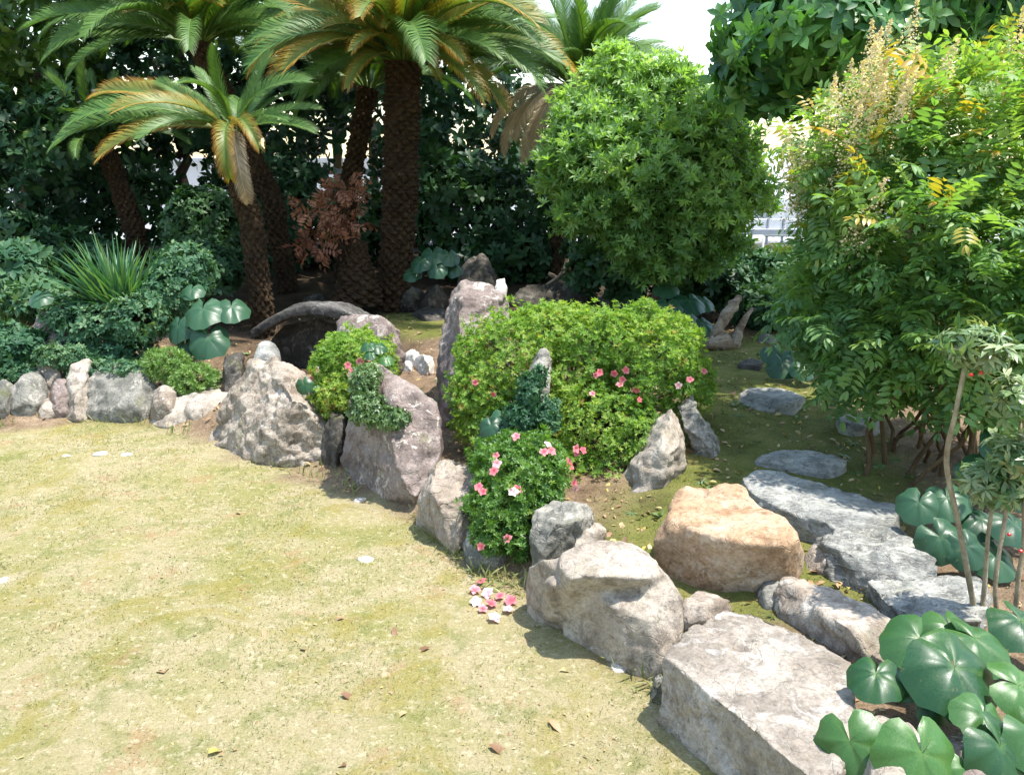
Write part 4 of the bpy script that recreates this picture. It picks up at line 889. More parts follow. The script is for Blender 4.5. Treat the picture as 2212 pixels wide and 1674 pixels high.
leopard('blue green leopard plant with three big round leaves in the left bed', at_y(430, 800, 6.0),
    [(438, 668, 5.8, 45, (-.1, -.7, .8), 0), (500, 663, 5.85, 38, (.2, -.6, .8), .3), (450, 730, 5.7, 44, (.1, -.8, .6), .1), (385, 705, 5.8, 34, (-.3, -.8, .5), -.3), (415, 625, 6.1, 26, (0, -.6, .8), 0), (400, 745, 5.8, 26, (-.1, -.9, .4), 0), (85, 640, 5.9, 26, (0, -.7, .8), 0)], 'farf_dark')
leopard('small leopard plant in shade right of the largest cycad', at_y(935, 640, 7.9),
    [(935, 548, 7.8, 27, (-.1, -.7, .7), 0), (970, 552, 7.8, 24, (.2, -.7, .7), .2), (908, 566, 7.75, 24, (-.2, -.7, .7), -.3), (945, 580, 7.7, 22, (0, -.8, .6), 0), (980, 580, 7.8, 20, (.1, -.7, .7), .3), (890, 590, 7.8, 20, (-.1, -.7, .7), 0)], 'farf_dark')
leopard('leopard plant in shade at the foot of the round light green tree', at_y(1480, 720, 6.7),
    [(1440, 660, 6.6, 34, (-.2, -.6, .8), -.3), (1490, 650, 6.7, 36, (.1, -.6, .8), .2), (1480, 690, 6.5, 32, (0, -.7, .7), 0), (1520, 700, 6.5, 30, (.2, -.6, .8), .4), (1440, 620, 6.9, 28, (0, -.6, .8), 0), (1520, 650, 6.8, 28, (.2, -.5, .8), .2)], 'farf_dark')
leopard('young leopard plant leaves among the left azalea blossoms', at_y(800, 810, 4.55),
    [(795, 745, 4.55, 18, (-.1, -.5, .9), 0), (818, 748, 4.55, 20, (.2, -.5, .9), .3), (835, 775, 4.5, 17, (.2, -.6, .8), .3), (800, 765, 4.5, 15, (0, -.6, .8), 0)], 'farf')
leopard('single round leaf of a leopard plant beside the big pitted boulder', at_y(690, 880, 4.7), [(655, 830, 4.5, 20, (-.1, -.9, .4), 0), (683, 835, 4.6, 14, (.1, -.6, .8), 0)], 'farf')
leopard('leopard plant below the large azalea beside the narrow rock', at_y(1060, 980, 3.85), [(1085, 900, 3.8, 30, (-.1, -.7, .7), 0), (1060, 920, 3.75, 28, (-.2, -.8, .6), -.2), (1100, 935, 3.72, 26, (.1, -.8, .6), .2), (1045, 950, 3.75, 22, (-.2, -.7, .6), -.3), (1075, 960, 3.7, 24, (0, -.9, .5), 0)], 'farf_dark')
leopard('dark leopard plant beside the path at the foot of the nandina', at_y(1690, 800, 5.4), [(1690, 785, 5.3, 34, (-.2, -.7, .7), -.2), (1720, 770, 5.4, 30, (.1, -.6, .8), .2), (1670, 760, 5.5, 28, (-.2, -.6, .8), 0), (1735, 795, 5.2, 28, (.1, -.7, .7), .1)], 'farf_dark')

# thin stemmed variegated shrub with red berries, right foreground
t = thing('berry_shrub', at_y(2105, 1335, 2.45), 'thin pale stemmed variegated shrub with red berries at the right edge', 'shrub')
stems = [[(2105, 1335, 2.45), (2100, 1290, 2.45), (2070, 1130, 2.43), (2045, 1000, 2.42), (2062, 900, 2.4), (2085, 790, 2.4)], [(2120, 1332, 2.46), (2128, 1250, 2.46), (2135, 1150, 2.45), (2150, 1060, 2.44)],
         [(2152, 1480, 2.3), (2158, 1390, 2.3), (2150, 1262, 2.32), (2168, 1140, 2.34), (2190, 990, 2.36)], [(2185, 1420, 2.35), (2200, 1250, 2.35), (2212, 1150, 2.36), (2205, 900, 2.38)]]
for k, s in enumerate(stems):
    pp = spline([at_y(*q) for q in s], 5); tubes_obj('stem', [(pp, [(.010 if k == 0 else .008) * (1 - .35 * i / len(pp)) for i in range(len(pp))])], M['twig'], t, 8, .25)
ll = [lobe(2110, 745, 2.4, 70, 35, .11), lobe(2195, 865, 2.38, 48, 48, .1), lobe(2150, 1045, 2.42, 62, 42, .1), lobe(2195, 985, 2.36, 40, 40, .1), lobe(2110, 770, 2.42, 40, 25, .1)]
P, D_ = sample_lobes(ll, 240, .4, .5, .7); foliage(t, 'rosette', P, D_, RNG.uniform(.035, .06, len(P)), tint_by(P, .55, .45), M['variegated'], 150, 'leaf_rosette')
bm = bmesh.new(); bmesh.ops.create_icosphere(bm, subdivisions=2, radius=.006)
for v in bm.verts: v.co.z *= .9
bme = bpy.data.meshes.new('berry'); bm.to_mesh(bme); bm.free(); bme.materials.append(M['berry'])
for px, py in [(2120, 805), (2098, 810), (2180, 1154), (2205, 1190)]:
    o = link('berry', bme, t); o.location = at_y(px, py, 2.33) - Vector(t.location)

# nandina
nl = [lobe(1985, 330, 4.1, 230, 130, .6), lobe(1925, 440, 4.0, 150, 120, .5), lobe(2110, 300, 4.0, 200, 150, .6), lobe(2060, 500, 3.8, 260, 170, .6), lobe(1895, 600, 3.95, 150, 105, .45), lobe(1980, 690, 3.7, 200, 130, .5), lobe(2150, 640, 3.5, 150, 170, .5), lobe(1800, 670, 4.3, 105, 75, .4), lobe(2130, 800, 3.4, 110, 110, .4), lobe(1880, 790, 3.9, 110, 70, .35)]
t = thing('nandina_bush', at_z(1950, 1000, .2), 'large nandina bush with yellow orange new tips and pale flower sprays', 'bush')
P, D_ = sample_lobes(nl, 9000, .35, .75, .75, .45, -.85, 4.5); g = P[:, 2] > .3; P, D_ = P[g], D_[g]
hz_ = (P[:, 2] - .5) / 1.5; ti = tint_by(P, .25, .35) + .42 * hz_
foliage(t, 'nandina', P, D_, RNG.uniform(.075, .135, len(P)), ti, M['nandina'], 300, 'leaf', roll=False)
top = RNG.permutation(np.where((hz_ > .72) | ((hz_ > .45) & (P[:, 0] < 1.75) & (RNG.random(len(P)) < .35)))[0])[:170]
tipd = D_[top] + np.array([0, 0, .4]); foliage(t, 'nandina', P[top] + tipd / np.linalg.norm(tipd, axis=1, keepdims=True) * .05, tipd, RNG.uniform(.09, .15, len(top)), tint_by(P[top], .4, .5), M['nandina_new'], 50, 'new_leaf', roll=False, name='new_foliage')
cs = []
for i in range(26):
    b = at_z(1850 + 300 * random.random(), 1000 + random.uniform(-60, 60), .2); cs.append(b)
    tipp = Vector(random.choice(nl)[0]) + Vector((random.uniform(-.3, .3), random.uniform(-.2, .2), 0))
    tubes_obj('cane', [grow(b - Vector((0, 0, .05)), tipp, .011, .005, (random.uniform(-.08, .08), 0, .05), 10, .04)], M['cane'], t, 6)
def panicle(parent, p, d, L, n=150):
    it = []; P_ = []
    for i in range(n):
        s = random.random(); a = random.uniform(0, 6.28); r_ = L * .3 * (1 - s) * math.sqrt(random.random())
        P_.append((math.cos(a) * r_, math.sin(a) * r_, s * L))
    P_ = np.array(P_); RM = frames(RNG.normal(size=P_.shape))
    me = scatter_mesh('flower_spray', [leaf_tpl(1, .7, .2, .1, True)], P_, RM, RNG.uniform(.008, .016, n), RNG.random(n), M['nandina_flower'])
    V, Fc = tube([(0, 0, 0), (0, 0, L)], [.003, .001], 5); 
    o = tag(link('flower_spray', me, parent), kind='stuff'); o.matrix_local = Matrix.Translation(Vector(p) - Vector(parent.location)) @ Matrix(frames(np.array([d]))[0].tolist()).to_4x4()
for px, py in [(1845, 215), (1870, 185), (1890, 230), (1825, 250), (1905, 215), (1880, 260), (1855, 290), (1940, 140), (1800, 310), (1760, 420), (1730, 440), (1720, 400), (1775, 390), (1930, 290), (1960, 250), (1850, 340), (1880, 380), (2190, 180), (1790, 470), (1870, 520), (1840, 560), (1990, 230), (1920, 330), (1700, 430), (1745, 460), (1715, 455), (1690, 475), (1850, 230), (1875, 215), (1895, 245), (1865, 250), (1840, 270), (1900, 195), (1915, 250), (1700, 360)]:
    p = ray_lobes(px, py, nl); panicle(t, p + RNG.normal(size=3) * .03, np.array([-.2 + .4 * random.random(), -.3, 1.0]), random.uniform(.2, .32), 260)

# round light green tree
base = at_y(1412, 690, 7.4); base.z = gz(base.x, base.y) - .02
ml = [lobe(1215, 340, 7.2, 45, 50, .3), lobe(1620, 420, 7.2, 45, 50, .3), lobe(1330, 130, 7.4, 35, 25, .2), lobe(1560, 270, 7.3, 40, 35, .25), lobe(1260, 470, 7.1, 50, 40, .3), lobe(1560, 520, 7.0, 45, 40, .3), lobe(1375, 245, 7.4, 125, 85, .6), lobe(1285, 300, 7.4, 75, 70, .5), lobe(1525, 345, 7.3, 90, 80, .5), lobe(1500, 250, 7.3, 75, 55, .45), lobe(1410, 370, 7.1, 180, 85, .6), lobe(1330, 430, 7.2, 95, 60, .5), lobe(1510, 430, 7.1, 95, 75, .5), lobe(1430, 490, 7.1, 115, 65, .5)]
t = thing('round_tree', base, 'light green round crowned small tree in the middle behind the large azalea', 'tree')
ml += [lobe(1240, 260, 7.3, 40, 45, .3), lobe(1350, 165, 7.4, 60, 35, .3), lobe(1450, 175, 7.3, 50, 30, .3), lobe(1590, 360, 7.2, 40, 60, .3), lobe(1230, 400, 7.2, 45, 40, .3), lobe(1470, 555, 7.1, 60, 45, .3), lobe(1410, 575, 7.0, 55, 35, .25), lobe(1360, 520, 7.0, 45, 35, .3)]
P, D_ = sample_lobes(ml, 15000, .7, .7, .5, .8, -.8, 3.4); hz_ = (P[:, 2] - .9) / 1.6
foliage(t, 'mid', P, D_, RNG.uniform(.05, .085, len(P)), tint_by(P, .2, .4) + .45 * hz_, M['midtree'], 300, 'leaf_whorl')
tubes_obj('trunk', [grow(base, at_y(1415, 480, 7.4), .05, .035, (.03, 0, 0), 10, .04)], M['bark'], t, 10)
for c, r in ml: tubes_obj('branch', [grow(at_y(1415, 490 + random.uniform(-20, 40), 7.4), Vector(c) + Vector((0, 0, r[2] * .3)), .025, .008, (0, 0, .05), 8, .05)], M['bark'], t, 7)

# big leaved tree over the upper right
tl = [lobe(1740, 90, 5.6, 160, 115, .7), lobe(1900, 40, 5.8, 220, 160, .7), lobe(2130, 60, 5.8, 220, 160, .7), lobe(1665, 140, 5.8, 95, 90, .5), lobe(1800, -160, 6.2, 230, 150, .7), lobe(2150, -170, 6.2, 250, 150, .7), lobe(1670, -10, 5.8, 90, 70, .5), lobe(1690, 195, 5.7, 80, 50, .4), lobe(2380, 40, 5.8, 150, 180, .7), lobe(2000, 130, 5.7, 220, 80, .5)]
base = at_y(1960, 600, 6.0); base.z = gz(base.x, base.y) - .02
t = thing('broadleaf_tree', base, 'dark broad leaved tree overhanging the upper right corner', 'tree')
P, D_ = sample_lobes(tl, 5200, .1, .5, .6, .25, -.9); foliage(t, 'bigwhorl', P, D_ , RNG.uniform(.085, .14, len(P)), tint_by(P, .5, .4), M['bigleaf'], 300, 'leaf_whorl')
tubes_obj('trunk', [grow(base, at_y(1960, 120, 5.7), .09, .06, (.05, 0, 0), 12, .06)], M['bark'], t, 12)
for c, r in tl: tubes_obj('branch', [grow(at_y(1960, 260 - random.uniform(0, 200), 5.75), Vector(c), .035, .01, (0, 0, .08), 8, .08)], M['bark'], t, 7)

# trees and dark shrubs at the back
def tree(label, y_, base_px, lobes, mat, n, size, tkey='camphor', n_ind=0, tb=.45, cat='tree', name='evergreen_tree', trunk=.1, inner=.6):
    base = at_y(*base_px, y_); base.z = gz(base.x, base.y) - .03; t = thing(name, base, label, cat, 'trees and shrubs closing the back of the garden')
    L_ = [lobe(*l) for l in lobes]; P, D_ = sample_lobes(L_, n, .3, .6, inner, .25, -.9); g = P[:, 2] > terrain(P[:, 0], P[:, 1]) + .03; P, D_ = P[g], D_[g]
    foliage(t, tkey, P, D_, RNG.uniform(.75, 1.25, len(P)) * size, tint_by(P, tb, .35, 1.6), M[mat], n_ind, 'leaf_whorl', name='crown')
    top = Vector(L_[0][0]); tubes_obj('trunk', [grow(base, top, trunk, trunk * .4, (.05, 0, 0), 12, .1)], M['bark'], t, 10)
    for c, r in L_[1:]: tubes_obj('branch', [grow(base.lerp(top, random.uniform(.4, .8)), Vector(c), trunk * .4, trunk * .1, (0, 0, .1), 8, .1)], M['bark'], t, 6)
    return t
tree('bright camphor like tree at the upper left corner', 11.0, (60, 560), [(40, 60, 11, 150, 130, 1.2), (-120, 0, 11, 200, 200, 1.3), (150, -60, 11.2, 180, 130, 1.3), (-20, 190, 11, 120, 80, 1.0), (120, 160, 11.3, 90, 70, .8), (-250, -200, 10.5, 300, 160, 1.6), (60, -220, 10.6, 280, 120, 1.5)], 'camphor', 3800, .14, n_ind=200, tb=.55)  # last two lobes, above the frame, are added to shade the back
tree('dark evergreen tree at the far left behind the leaning cycad', 11.6, (150, 560), [(110, 380, 11.6, 160, 100, .9), (-60, 420, 11.4, 160, 130, .9), (240, 300, 11.8, 130, 110, .9), (30, 500, 11.2, 150, 80, .8), (330, 430, 11.0, 60, 70, .5), (200, 470, 11.3, 120, 90, .8), (60, 330, 9.7, 110, 90, .5), (150, 250, 9.7, 90, 60, .4), (-40, 250, 9.7, 90, 90, .5)], 'darkleaf', 2100, .14, tb=.3)
tree('dark evergreen tree behind the upper left cycad crown', 12.0, (400, 560), [(380, 200, 12, 170, 130, 1.0), (480, 60, 12.2, 200, 150, 1.0), (300, 60, 12.2, 160, 130, 1.0), (560, 320, 12, 130, 110, .9), (620, 180, 12.2, 120, 150, .9), (420, -230, 11.0, 320, 150, 1.6)], 'darkleaf', 3000, .15, tb=.25)  # last lobe is unseen canopy added to shade the shrubs below
tree('dark evergreen tree behind the largest cycad', 12.2, (900, 560), [(960, 330, 12, 150, 110, .9), (820, 120, 12.3, 180, 140, 1.0), (700, 120, 12.3, 140, 130, 1.0), (1000, 180, 12.2, 150, 130, .9), (1090, 360, 12, 130, 110, .9), (860, -260, 11.0, 330, 150, 1.6)], 'darkleaf', 2800, .15, tb=.25)  # final lobe, out of view overhead, is added to darken the undergrowth
tree('dense dark shrub filling the shade right of the largest cycad', 9.9, (1040, 600), [(1030, 480, 9.9, 130, 100, .6), (960, 420, 10, 80, 90, .5), (1130, 470, 9.9, 120, 110, .6), (1080, 560, 9.5, 150, 50, .4), (1200, 470, 10, 90, 120, .5)], 'darkleaf', 2000, .11, 'shrub', tb=.35, cat='shrub', name='evergreen_shrub', trunk=.04)
tree('dark low shrub under the round light green tree', 7.9, (1340, 640), [(1400, 600, 7.75, 90, 55, .3), (1300, 590, 7.9, 70, 55, .3), (1490, 600, 7.7, 70, 60, .3), (1330, 570, 8.3, 90, 60, .4), (1480, 570, 8.2, 90, 70, .4), (1290, 520, 8.6, 70, 70, .4)], 'darkleaf', 1100, .09, 'shrub', tb=.4, cat='shrub', name='evergreen_shrub', trunk=.03)
tree('dark undergrowth shrub left of the largest cycad trunk', 10.2, (660, 620), [(660, 480, 10.2, 110, 120, .5), (560, 540, 10, 110, 70, .5), (790, 500, 10.4, 90, 100, .5), (600, 400, 10.6, 80, 70, .4)], 'darkleaf', 1700, .11, 'shrub', tb=.3, cat='shrub', name='evergreen_shrub', trunk=.04)
tree('low green shrub growing through the wire fence beyond the path', 8.6, (1620, 640), [(1600, 585, 8.6, 80, 50, .35), (1700, 600, 8.4, 90, 60, .35), (1780, 590, 8.5, 90, 60, .35)], 'tealleaf', 1300, .08, 'shrub', tb=.6, cat='shrub', name='evergreen_shrub', trunk=.03)
tree('dark shrub between the fence and the driftwood', 7.3, (1640, 700), [(1640, 670, 7.3, 60, 45, .3), (1720, 680, 7.0, 80, 55, .35), (1570, 620, 7.8, 60, 50, .3)], 'darkleaf', 900, .075, 'shrub', tb=.5, cat='shrub', name='evergreen_shrub', trunk=.03)
tree('leafy shrub at the far left below the dark trees', 9.2, (120, 640), [(130, 560, 9.2, 90, 60, .4), (40, 520, 9.4, 90, 60, .4), (210, 570, 9.0, 60, 50, .35)], 'darkleaf', 1100, .09, 'shrub', tb=.45, cat='shrub', name='evergreen_shrub', trunk=.03)

# ------------------------------------------------------------------ beyond the garden
def box(name, lo, hi, mat, parent=None):
    lo, hi = Vector(lo), Vector(hi); loc = Vector(parent.location) if parent else Vector(); V = [(lo if not (i >> k) & 1 else hi)[k] - loc[k] for i in range(8) for k in range(3)]
    V = np.array(V).reshape(8, 3); bm = bmesh.new(); vs_ = [bm.verts.new(v) for v in V]
    for f in ((0, 2, 3, 1), (4, 5, 7, 6), (0, 1, 5, 4), (2, 6, 7, 3), (0, 4, 6, 2), (1, 3, 7, 5)): bm.faces.new([vs_[i] for i in f])
    bmesh.ops.bevel(bm, geom=list(bm.edges), offset=min(.006, min(hi - lo) * .2), segments=1, affect='EDGES')
    me = bpy.data.meshes.new(name); bm.to_mesh(me); bm.free(); me.materials.append(M[mat]); return link(name, me, parent)
# white house seen in the gap on the right
h0 = at_y(1480, 560, 17); h1 = at_y(2150, 360, 17); g0 = gz(h0.x, 17)
t = thing('white_house', (h0.x, 17, g0), 'white house with a grey roof seen in gaps beyond the nandina', 'house')
box('wall', (h0.x, 17, g0 - .1), (h1.x, 21, 1.02), 'white_paint', t)
me = mesh_np('roof', [(h0.x - .3, 16.6, 1.02), (h1.x + .3, 16.6, 1.02), (h1.x + .3, 21.4, 2.0), (h0.x - .3, 21.4, 2.0), (h0.x - .3, 16.6, 1.1), (h1.x + .3, 16.6, 1.1), (h1.x + .3, 21.4, 2.08), (h0.x - .3, 21.4, 2.08)],
             [(0, 3, 2, 1), (4, 5, 6, 7), (0, 1, 5, 4), (2, 3, 7, 6), (0, 4, 7, 3), (1, 2, 6, 5)], M['roof_tile']); me.transform(Matrix.Translation(-Vector(t.location))); link('roof', me, t)
for k in range(4):
    x0 = h0.x + .7 + k * 1.45; w = box('window', (x0, 16.95, .45), (x0 + .9, 17.02, .9), 'grey_paint', t); box('pane', (x0 + .06, 16.93, .5), (x0 + .84, 16.948, .85), 'glass', None).parent = w
# pale wall behind the left trees
w0, w1 = at_y(-500, 500, 15), at_y(1250, 500, 15); g0 = gz(0, 15)
t = thing('plaster_wall', (w0.x, 15, g0), 'pale plastered wall glimpsed behind the dark trees', 'wall')
box('wall_panel', (w0.x, 15, g0 - .1), (w1.x, 15.15, 1.75), 'white_paint', t); box('coping', (w0.x, 14.94, 1.753), (w1.x, 15.21, 1.83), 'roof_tile', t)
# white panelled rail
a, b = at_y(1525, 494, 12.5), at_y(1760, 473, 12.5); g0 = gz(a.x, 12.5)
t = thing('panel_rail', (a.x, 12.5, g0), 'white panelled rail with thin dividing posts right of the round tree', 'railing')
n_ = 7
for k in range(n_):
    x0 = a.x + (b.x - a.x) * k / n_; x1 = a.x + (b.x - a.x) * (k + 1) / n_
    box('panel', (x0 + .015, 12.5, a.z), (x1 - .015, 12.53, b.z), 'white_paint', t); box('post', (x0 - .014, 12.49, g0 - .05), (x0 + .014, 12.54, b.z + .01), 'grey_paint', t)
box('lower_rail', (a.x, 12.46, a.z - .09), (b.x, 12.488, a.z - .005), 'grey_paint', t)
# wire fence beside the path
a, b = at_y(1640, 640, 8.9), at_y(1980, 640, 8.9); zt = at_y(1700, 510, 8.9).z; g0 = gz(a.x, 8.9) - .02
t = thing('wire_fence', (a.x, 8.9, g0), 'thin grey wire mesh fence behind the low shrubs', 'fence')
xs = np.linspace(a.x, b.x, 5)
for xk in xs: tubes_obj('post', [([(xk, 8.9, g0), (xk, 8.9, zt)], [.013, .013])], M['steel'], t, 8, 0)
tubes_obj('rail', [([(a.x, 8.9, zt), (b.x, 8.9, zt)], [.01, .01])], M['steel'], t, 6, 0)
wires = []
k = .075; hgt = zt - g0 - .05
for i in range(-int(hgt / k), int((b.x - a.x) / k) + 1):
    for sg in (1, -1):
        x0 = a.x + i * k; x1 = x0 + hgt; lo, hi = max(a.x, x0), min(b.x, x1)
        if hi > lo: 
            za, zb_ = (lo - x0, hi - x0) if sg > 0 else (hgt - (lo - x0), hgt - (hi - x0)); wires.append(([(lo, 8.9 + .003 * sg, g0 + .05 + za), (hi, 8.9 + .003 * sg, g0 + .05 + zb_)], [.0017, .0017]))
tubes_obj('wire_mesh', wires, M['steel'], t, 4, 0, 'stuff')
# wooden fence in the gap beside the large trunk
g0 = gz(-3, 12.8); a, b = at_y(650, 300, 12.8), at_y(960, 255, 12.8)
t = thing('wooden_fence', (a.x, 12.8, g0), 'pale wooden post and rail fence seen left of the largest cycad trunk', 'fence')
for k in range(5):
    xk = a.x + (b.x - a.x) * k / 4; box('post', (xk - .06, 12.75, g0 - .05), (xk + .06, 12.85, b.z), 'wood', t)
for zz_ in (b.z - .14, b.z - .75): box('rail', (a.x - .1, 12.70, zz_ - .04), (b.x + .1, 12.748, zz_ + .04), 'white_paint', t)

# ------------------------------------------------------------------ lawn cover and litter
def scatter_ground(n, xr, yr, cond):
    xx, yy = RNG.uniform(*xr, n), RNG.uniform(*yr, n); k = cond(xx, yy); return xx[k], yy[k]
def ground_z(xx, yy):
    return terrain(xx, yy) + .0
xx, yy = scatter_ground(90000, (-4.2, 1.0), (1.55, 5.6), lambda a, b: (edge_d(a, b) < -.0) & (np.abs(a) < b * .7 + .4))
nn = np.array([noise.fractal(Vector((a * 2.2, b * 2.2, 3)), 1, 2, 4) for a, b in zip(xx, yy)]); keep = nn + RNG.normal(size=len(nn)) * .3 > -.15; xx, yy, nn = xx[keep], yy[keep], nn[keep]
P = np.stack([xx, yy, ground_z(xx, yy) - .001], 1); D_ = RNG.normal(size=P.shape) * np.array([.8, .8, .25]) + np.array([0, 0, .8])
me = scatter_mesh('lawn_grass', [leaf_tpl(1, .2, .4, 0, True)], P, frames(D_), RNG.uniform(.006, .017, len(P)), .5 - .5 * nn + RNG.normal(size=len(P)) * .15, M['grass'])
tag(link('lawn_grass', me), 'short yellow green and straw coloured grass of the lawn', 'grass', kind='stuff')
pk = lambda a, b: np.ones(len(a), bool)
xx, yy = scatter_ground(26000, (.2, 2.6), (2.4, 7.6), lambda a, b: edge_d(a, b) > .15)
P = np.stack([xx, yy, ground_z(xx, yy)], 1); D_ = RNG.normal(size=P.shape) + np.array([0, 0, .7])
me = scatter_mesh('path_moss', [leaf_tpl(1, .3, .4, 0, True)], P, frames(D_), RNG.uniform(.006, .014, len(P)), RNG.random(len(P)), M['moss'])
tag(link('path_moss', me), 'brownish green moss and needles covering the path', 'moss', kind='stuff')
xx, yy = scatter_ground(9000, (-3.5, 3.0), (1.8, 8.0), lambda a, b: edge_d(a, b) > .02)
P = np.stack([xx, yy, ground_z(xx, yy) + .006], 1); D_ = RNG.normal(size=P.shape) * np.array([1, 1, .25])
me = scatter_mesh('leaf_litter', TPL['big'], P, frames(D_, roll=False), RNG.uniform(.012, .045, len(P)), RNG.random(len(P)), M['litter'])
tag(link('leaf_litter', me), 'brown and yellow leaf litter over the bed and path', 'leaf litter', kind='stuff')
xx, yy = scatter_ground(2600, (-3.5, 1.0), (1.7, 5.4), lambda a, b: edge_d(a, b) < 0)
P = np.stack([xx, yy, ground_z(xx, yy) + .004], 1); D_ = RNG.normal(size=P.shape) * np.array([1, 1, .2])
me = scatter_mesh('lawn_debris', TPL['big'][:2], P, frames(D_, roll=False), RNG.uniform(.005, .018, len(P)), .2 + .8 * RNG.random(len(P)), M['litter'])
tag(link('lawn_debris', me), 'tiny dry specks scattered over the lawn', 'debris', kind='stuff')
tt = RNG.random(1500) ** .8; ex_ = np.interp(tt, np.linspace(0, 1, len(EX)), EX); cl_ = np.array([noise.noise(Vector((a * 2.5, 7, 0))) for a in ex_]) > -.1
ex_ = ex_[cl_]; ey_ = np.interp(ex_, EX, EY) + RNG.normal(size=len(ex_)) * .05 - .02
P = np.stack([ex_, ey_, ground_z(ex_, ey_) - .003], 1); D_ = RNG.normal(size=P.shape) * np.array([.6, .6, .2]) + np.array([0, 0, 1])
me = scatter_mesh('edge_grass', [leaf_tpl(1, .12, .6, .02), leaf_tpl(1, .09, .9, .02)], P, frames(D_), RNG.uniform(.025, .075, len(P)), .1 + .5 * RNG.random(len(P)), M['grass'])
tag(link('edge_grass', me), 'longer grass growing along the foot of the edging rocks', 'grass', kind='stuff')
xx, yy = scatter_ground(1500, (-3.3, 2.9), (2.0, 8.2), lambda a, b: (edge_d(a, b) > .04) & (np.sin(a * 5 + b * 3) + np.sin(b * 7 - a * 4) > .3))
P = np.stack([xx, yy, ground_z(xx, yy)], 1); D_ = RNG.normal(size=P.shape) * .3 + np.array([0, 0, 1])
me = scatter_mesh('weeds', TPL['shrub'] + TPL['rosette'], P, frames(D_), RNG.uniform(.015, .045, len(P)), RNG.random(len(P)), M['fig'])
tag(link('weeds', me), 'small weeds sprouting between the rocks of the bed', 'weeds', kind='stuff')
V_, F_ = [], []
for i in range(160):
    a_, b_ = random.uniform(-3, 2.8), random.uniform(2.1, 8)
    if edge_d(a_, b_) < .1: continue
    an = random.uniform(0, 6.28); L_ = random.uniform(.04, .16); p_ = Vector((a_, b_, gz(a_, b_) + .008)); q_ = Vector((a_ + math.cos(an) * L_, b_ + math.sin(an) * L_, 0)); q_.z = gz(q_.x, q_.y) + .012
    v_, f_ = tube([p_, p_.lerp(q_, .5) + Vector((0, 0, .006)), q_], [.0028, .0025, .001], 5); o_ = len(V_); V_ += v_; F_ += [tuple(k + o_ for k in q) for q in f_]
tag(link('fallen_twigs', mesh_np('fallen_twigs', V_, F_, M['cane'])), 'thin dry twigs scattered over the bed and path', 'twigs', kind='stuff')
# single fallen leaves
LM = []
for k in range(4):
    V, T, w = leaf_tpl(1, .36 + .06 * k, .25 + .2 * k, .14)
    LM += [mesh_np('fallen_leaf', V, T, M['litter'], {'tint': np.full(len(V), q), 'tipw': w}) for q in (.05, .4, .72, .95)]
for px, py, s, lb in [(355, 1455, .085, 'curled straw coloured leaf on the lower left lawn'), (660, 1405, .06, 'pale upright leaf on the middle of the lawn'), (735, 1500, .06, 'yellowish fallen leaf left of the pale oval leaf'), (880, 1540, .06, 'pale oval fallen leaf low on the lawn'),
                      (850, 1355, .06, 'dark brown leaf left of the fallen pink blossoms'), (745, 1335, .05, 'orange brown fallen leaf left of the dark brown leaf'), (830, 1450, .06, 'reddish brown leaf in the middle of the lawn'), (930, 1400, .06, 'rust brown leaf below the fallen pink blossoms'),
                      (1210, 1450, .07, 'long tan leaf beside the humped pale boulder'), (1185, 1555, .06, 'dark twisted leaf left of the flat topped slab'), (1055, 1610, .07, 'whitish fallen leaf near the bottom of the lawn'), (450, 1630, .06, 'pale curled leaf near the bottom left of the lawn'),
                      (570, 1360, .05, 'small pinkish dry leaf left of the middle of the lawn'), (520, 1110, .05, 'small brown leaf below the big pitted boulder'), (1160, 1355, .04, 'small dark leaf between the blossoms and the humped boulder'), (750, 1655, .06, 'dark leaf at the very bottom of the lawn')]:
    p = hit(px, py, .005); o = link('fallen_leaf', random.choice(LM), None, p + Vector((0, 0, .004))); tag(o, lb, 'leaf', 'fallen leaves on the lawn')
    o.rotation_euler = (random.uniform(-.2, .2), R(-90) + random.uniform(-.2, .2), random.uniform(0, 6.28)); o.scale = (s, s, s)
for px, py, s, lb in [(1640, 900, .05, 'yellow leaf on the path near the farthest stepping stone'), (1690, 940, .05, 'brown leaf on the path above the long stepping stone'), (1790, 860, .05, 'yellow leaf at the foot of the nandina'), (1860, 970, .05, 'ochre leaf between the nandina canes')]:
    p = hit(px, py, .005); o = link('fallen_leaf', LM[2 + 4 * random.randrange(3)], None, p + Vector((0, 0, .012))); tag(o, lb, 'leaf', 'fallen leaves on the path')
    o.rotation_euler = (random.uniform(-.2, .2), R(-90) + random.uniform(-.2, .2), random.uniform(0, 6.28)); o.scale = (s, s, s)
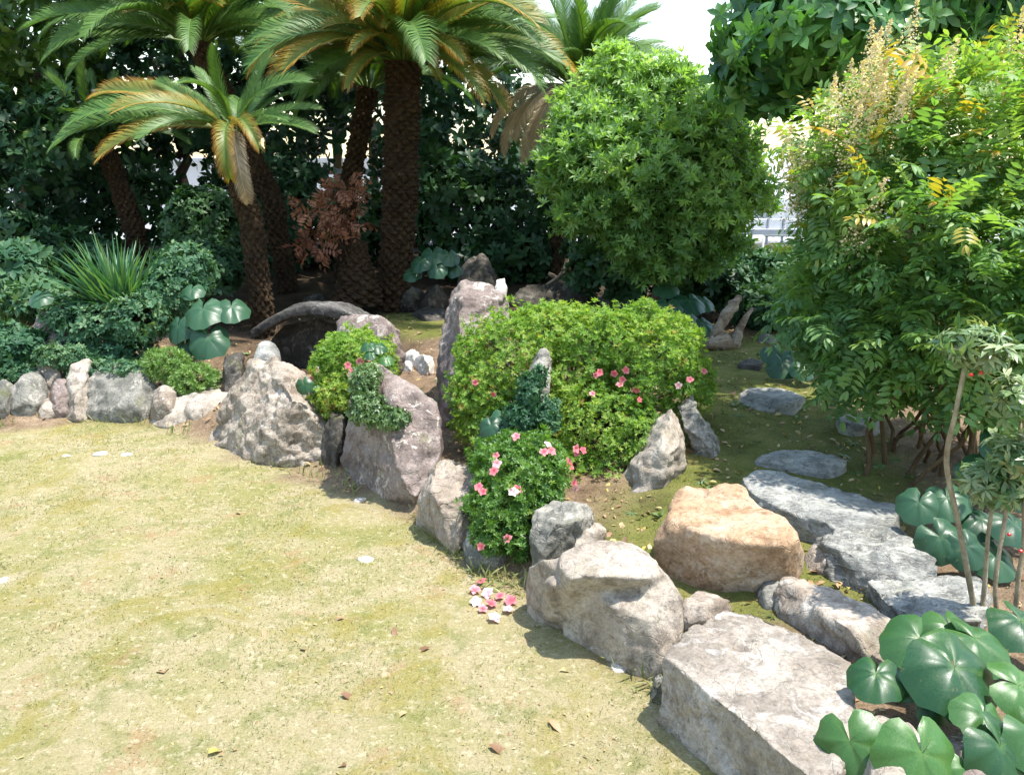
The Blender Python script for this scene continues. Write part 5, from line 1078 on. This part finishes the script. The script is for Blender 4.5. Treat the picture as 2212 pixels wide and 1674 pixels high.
# pale flat pebbles set in the lawn
bm = bmesh.new(); bmesh.ops.create_icosphere(bm, subdivisions=3, radius=1)
for v in bm.verts:
    q = v.co.copy(); v.co *= 1 + .25 * noise.noise(q * 1.5) + .08 * noise.noise(q * 4); v.co.z *= .35
for f in bm.faces: f.smooth = True
pme = bpy.data.meshes.new('pebble'); bm.to_mesh(pme); bm.free(); pme.materials.append(M['pebble'])
for px, py, s, lb in [(776, 1081, .035, 'whitish flat pebble on the lawn nearest the leaning slab'), (791, 1210, .038, 'whitish flat pebble on the middle of the lawn'), (218, 981, .045, 'larger of two pale flat pebbles on the far left lawn'), (272, 983, .035, 'smaller of two pale flat pebbles on the far left lawn'),
                      (143, 985, .025, 'tiny pale pebble left of the pair on the far left lawn'), (5, 1255, .03, 'whitish pebble at the left edge of the lawn'), (1340, 1440, .04, 'pale pebble at the foot of the humped boulder'), (1500, 1300, .03, 'pale pebble in the gap below the orange tan boulder')]:
    p = hit(px, py); o = link('pebble', pme, None, p); tag(o, lb, 'pebble', 'pale pebbles in the lawn'); o.scale = (s, s * .7, s); o.rotation_euler = (0, 0, random.uniform(0, 6.28))
# blossoms dropped on the lawn
for px, py, wh, lb in [(1040, 1262, 0, 'topmost deep pink blossom of those dropped on the lawn'), (1026, 1280, 0, 'deep pink dropped blossom just below the topmost one, at the left'), (1054, 1288, 1, 'pale dropped blossom below the topmost one, at the right'), (1028, 1306, 1, 'leftmost pale blossom of those dropped on the lawn'), (1060, 1311, 0, 'deep pink blossom in the middle of those dropped on the lawn'),
                   (1080, 1294, 0, 'deep pink dropped blossom at the upper right of the scatter'), (1103, 1304, 0, 'rightmost deep pink blossom of those dropped on the lawn'), (1098, 1323, 1, 'pale dropped blossom just under the rightmost deep pink one'), (1068, 1341, 1, 'lowest pale blossom of those dropped on the lawn'), (1043, 1321, 0, 'deep pink dropped blossom at the lower left of the scatter')]:
    o = put_flower(None, hit(px, py) + Vector((0, 0, .012)), np.array([random.uniform(-.4, .4), random.uniform(-.6, .1), 1.0]), random.uniform(.02, .03), bool(wh), 'fallen_blossom')
    tag(o, lb, 'flower', 'blossoms dropped on the lawn')
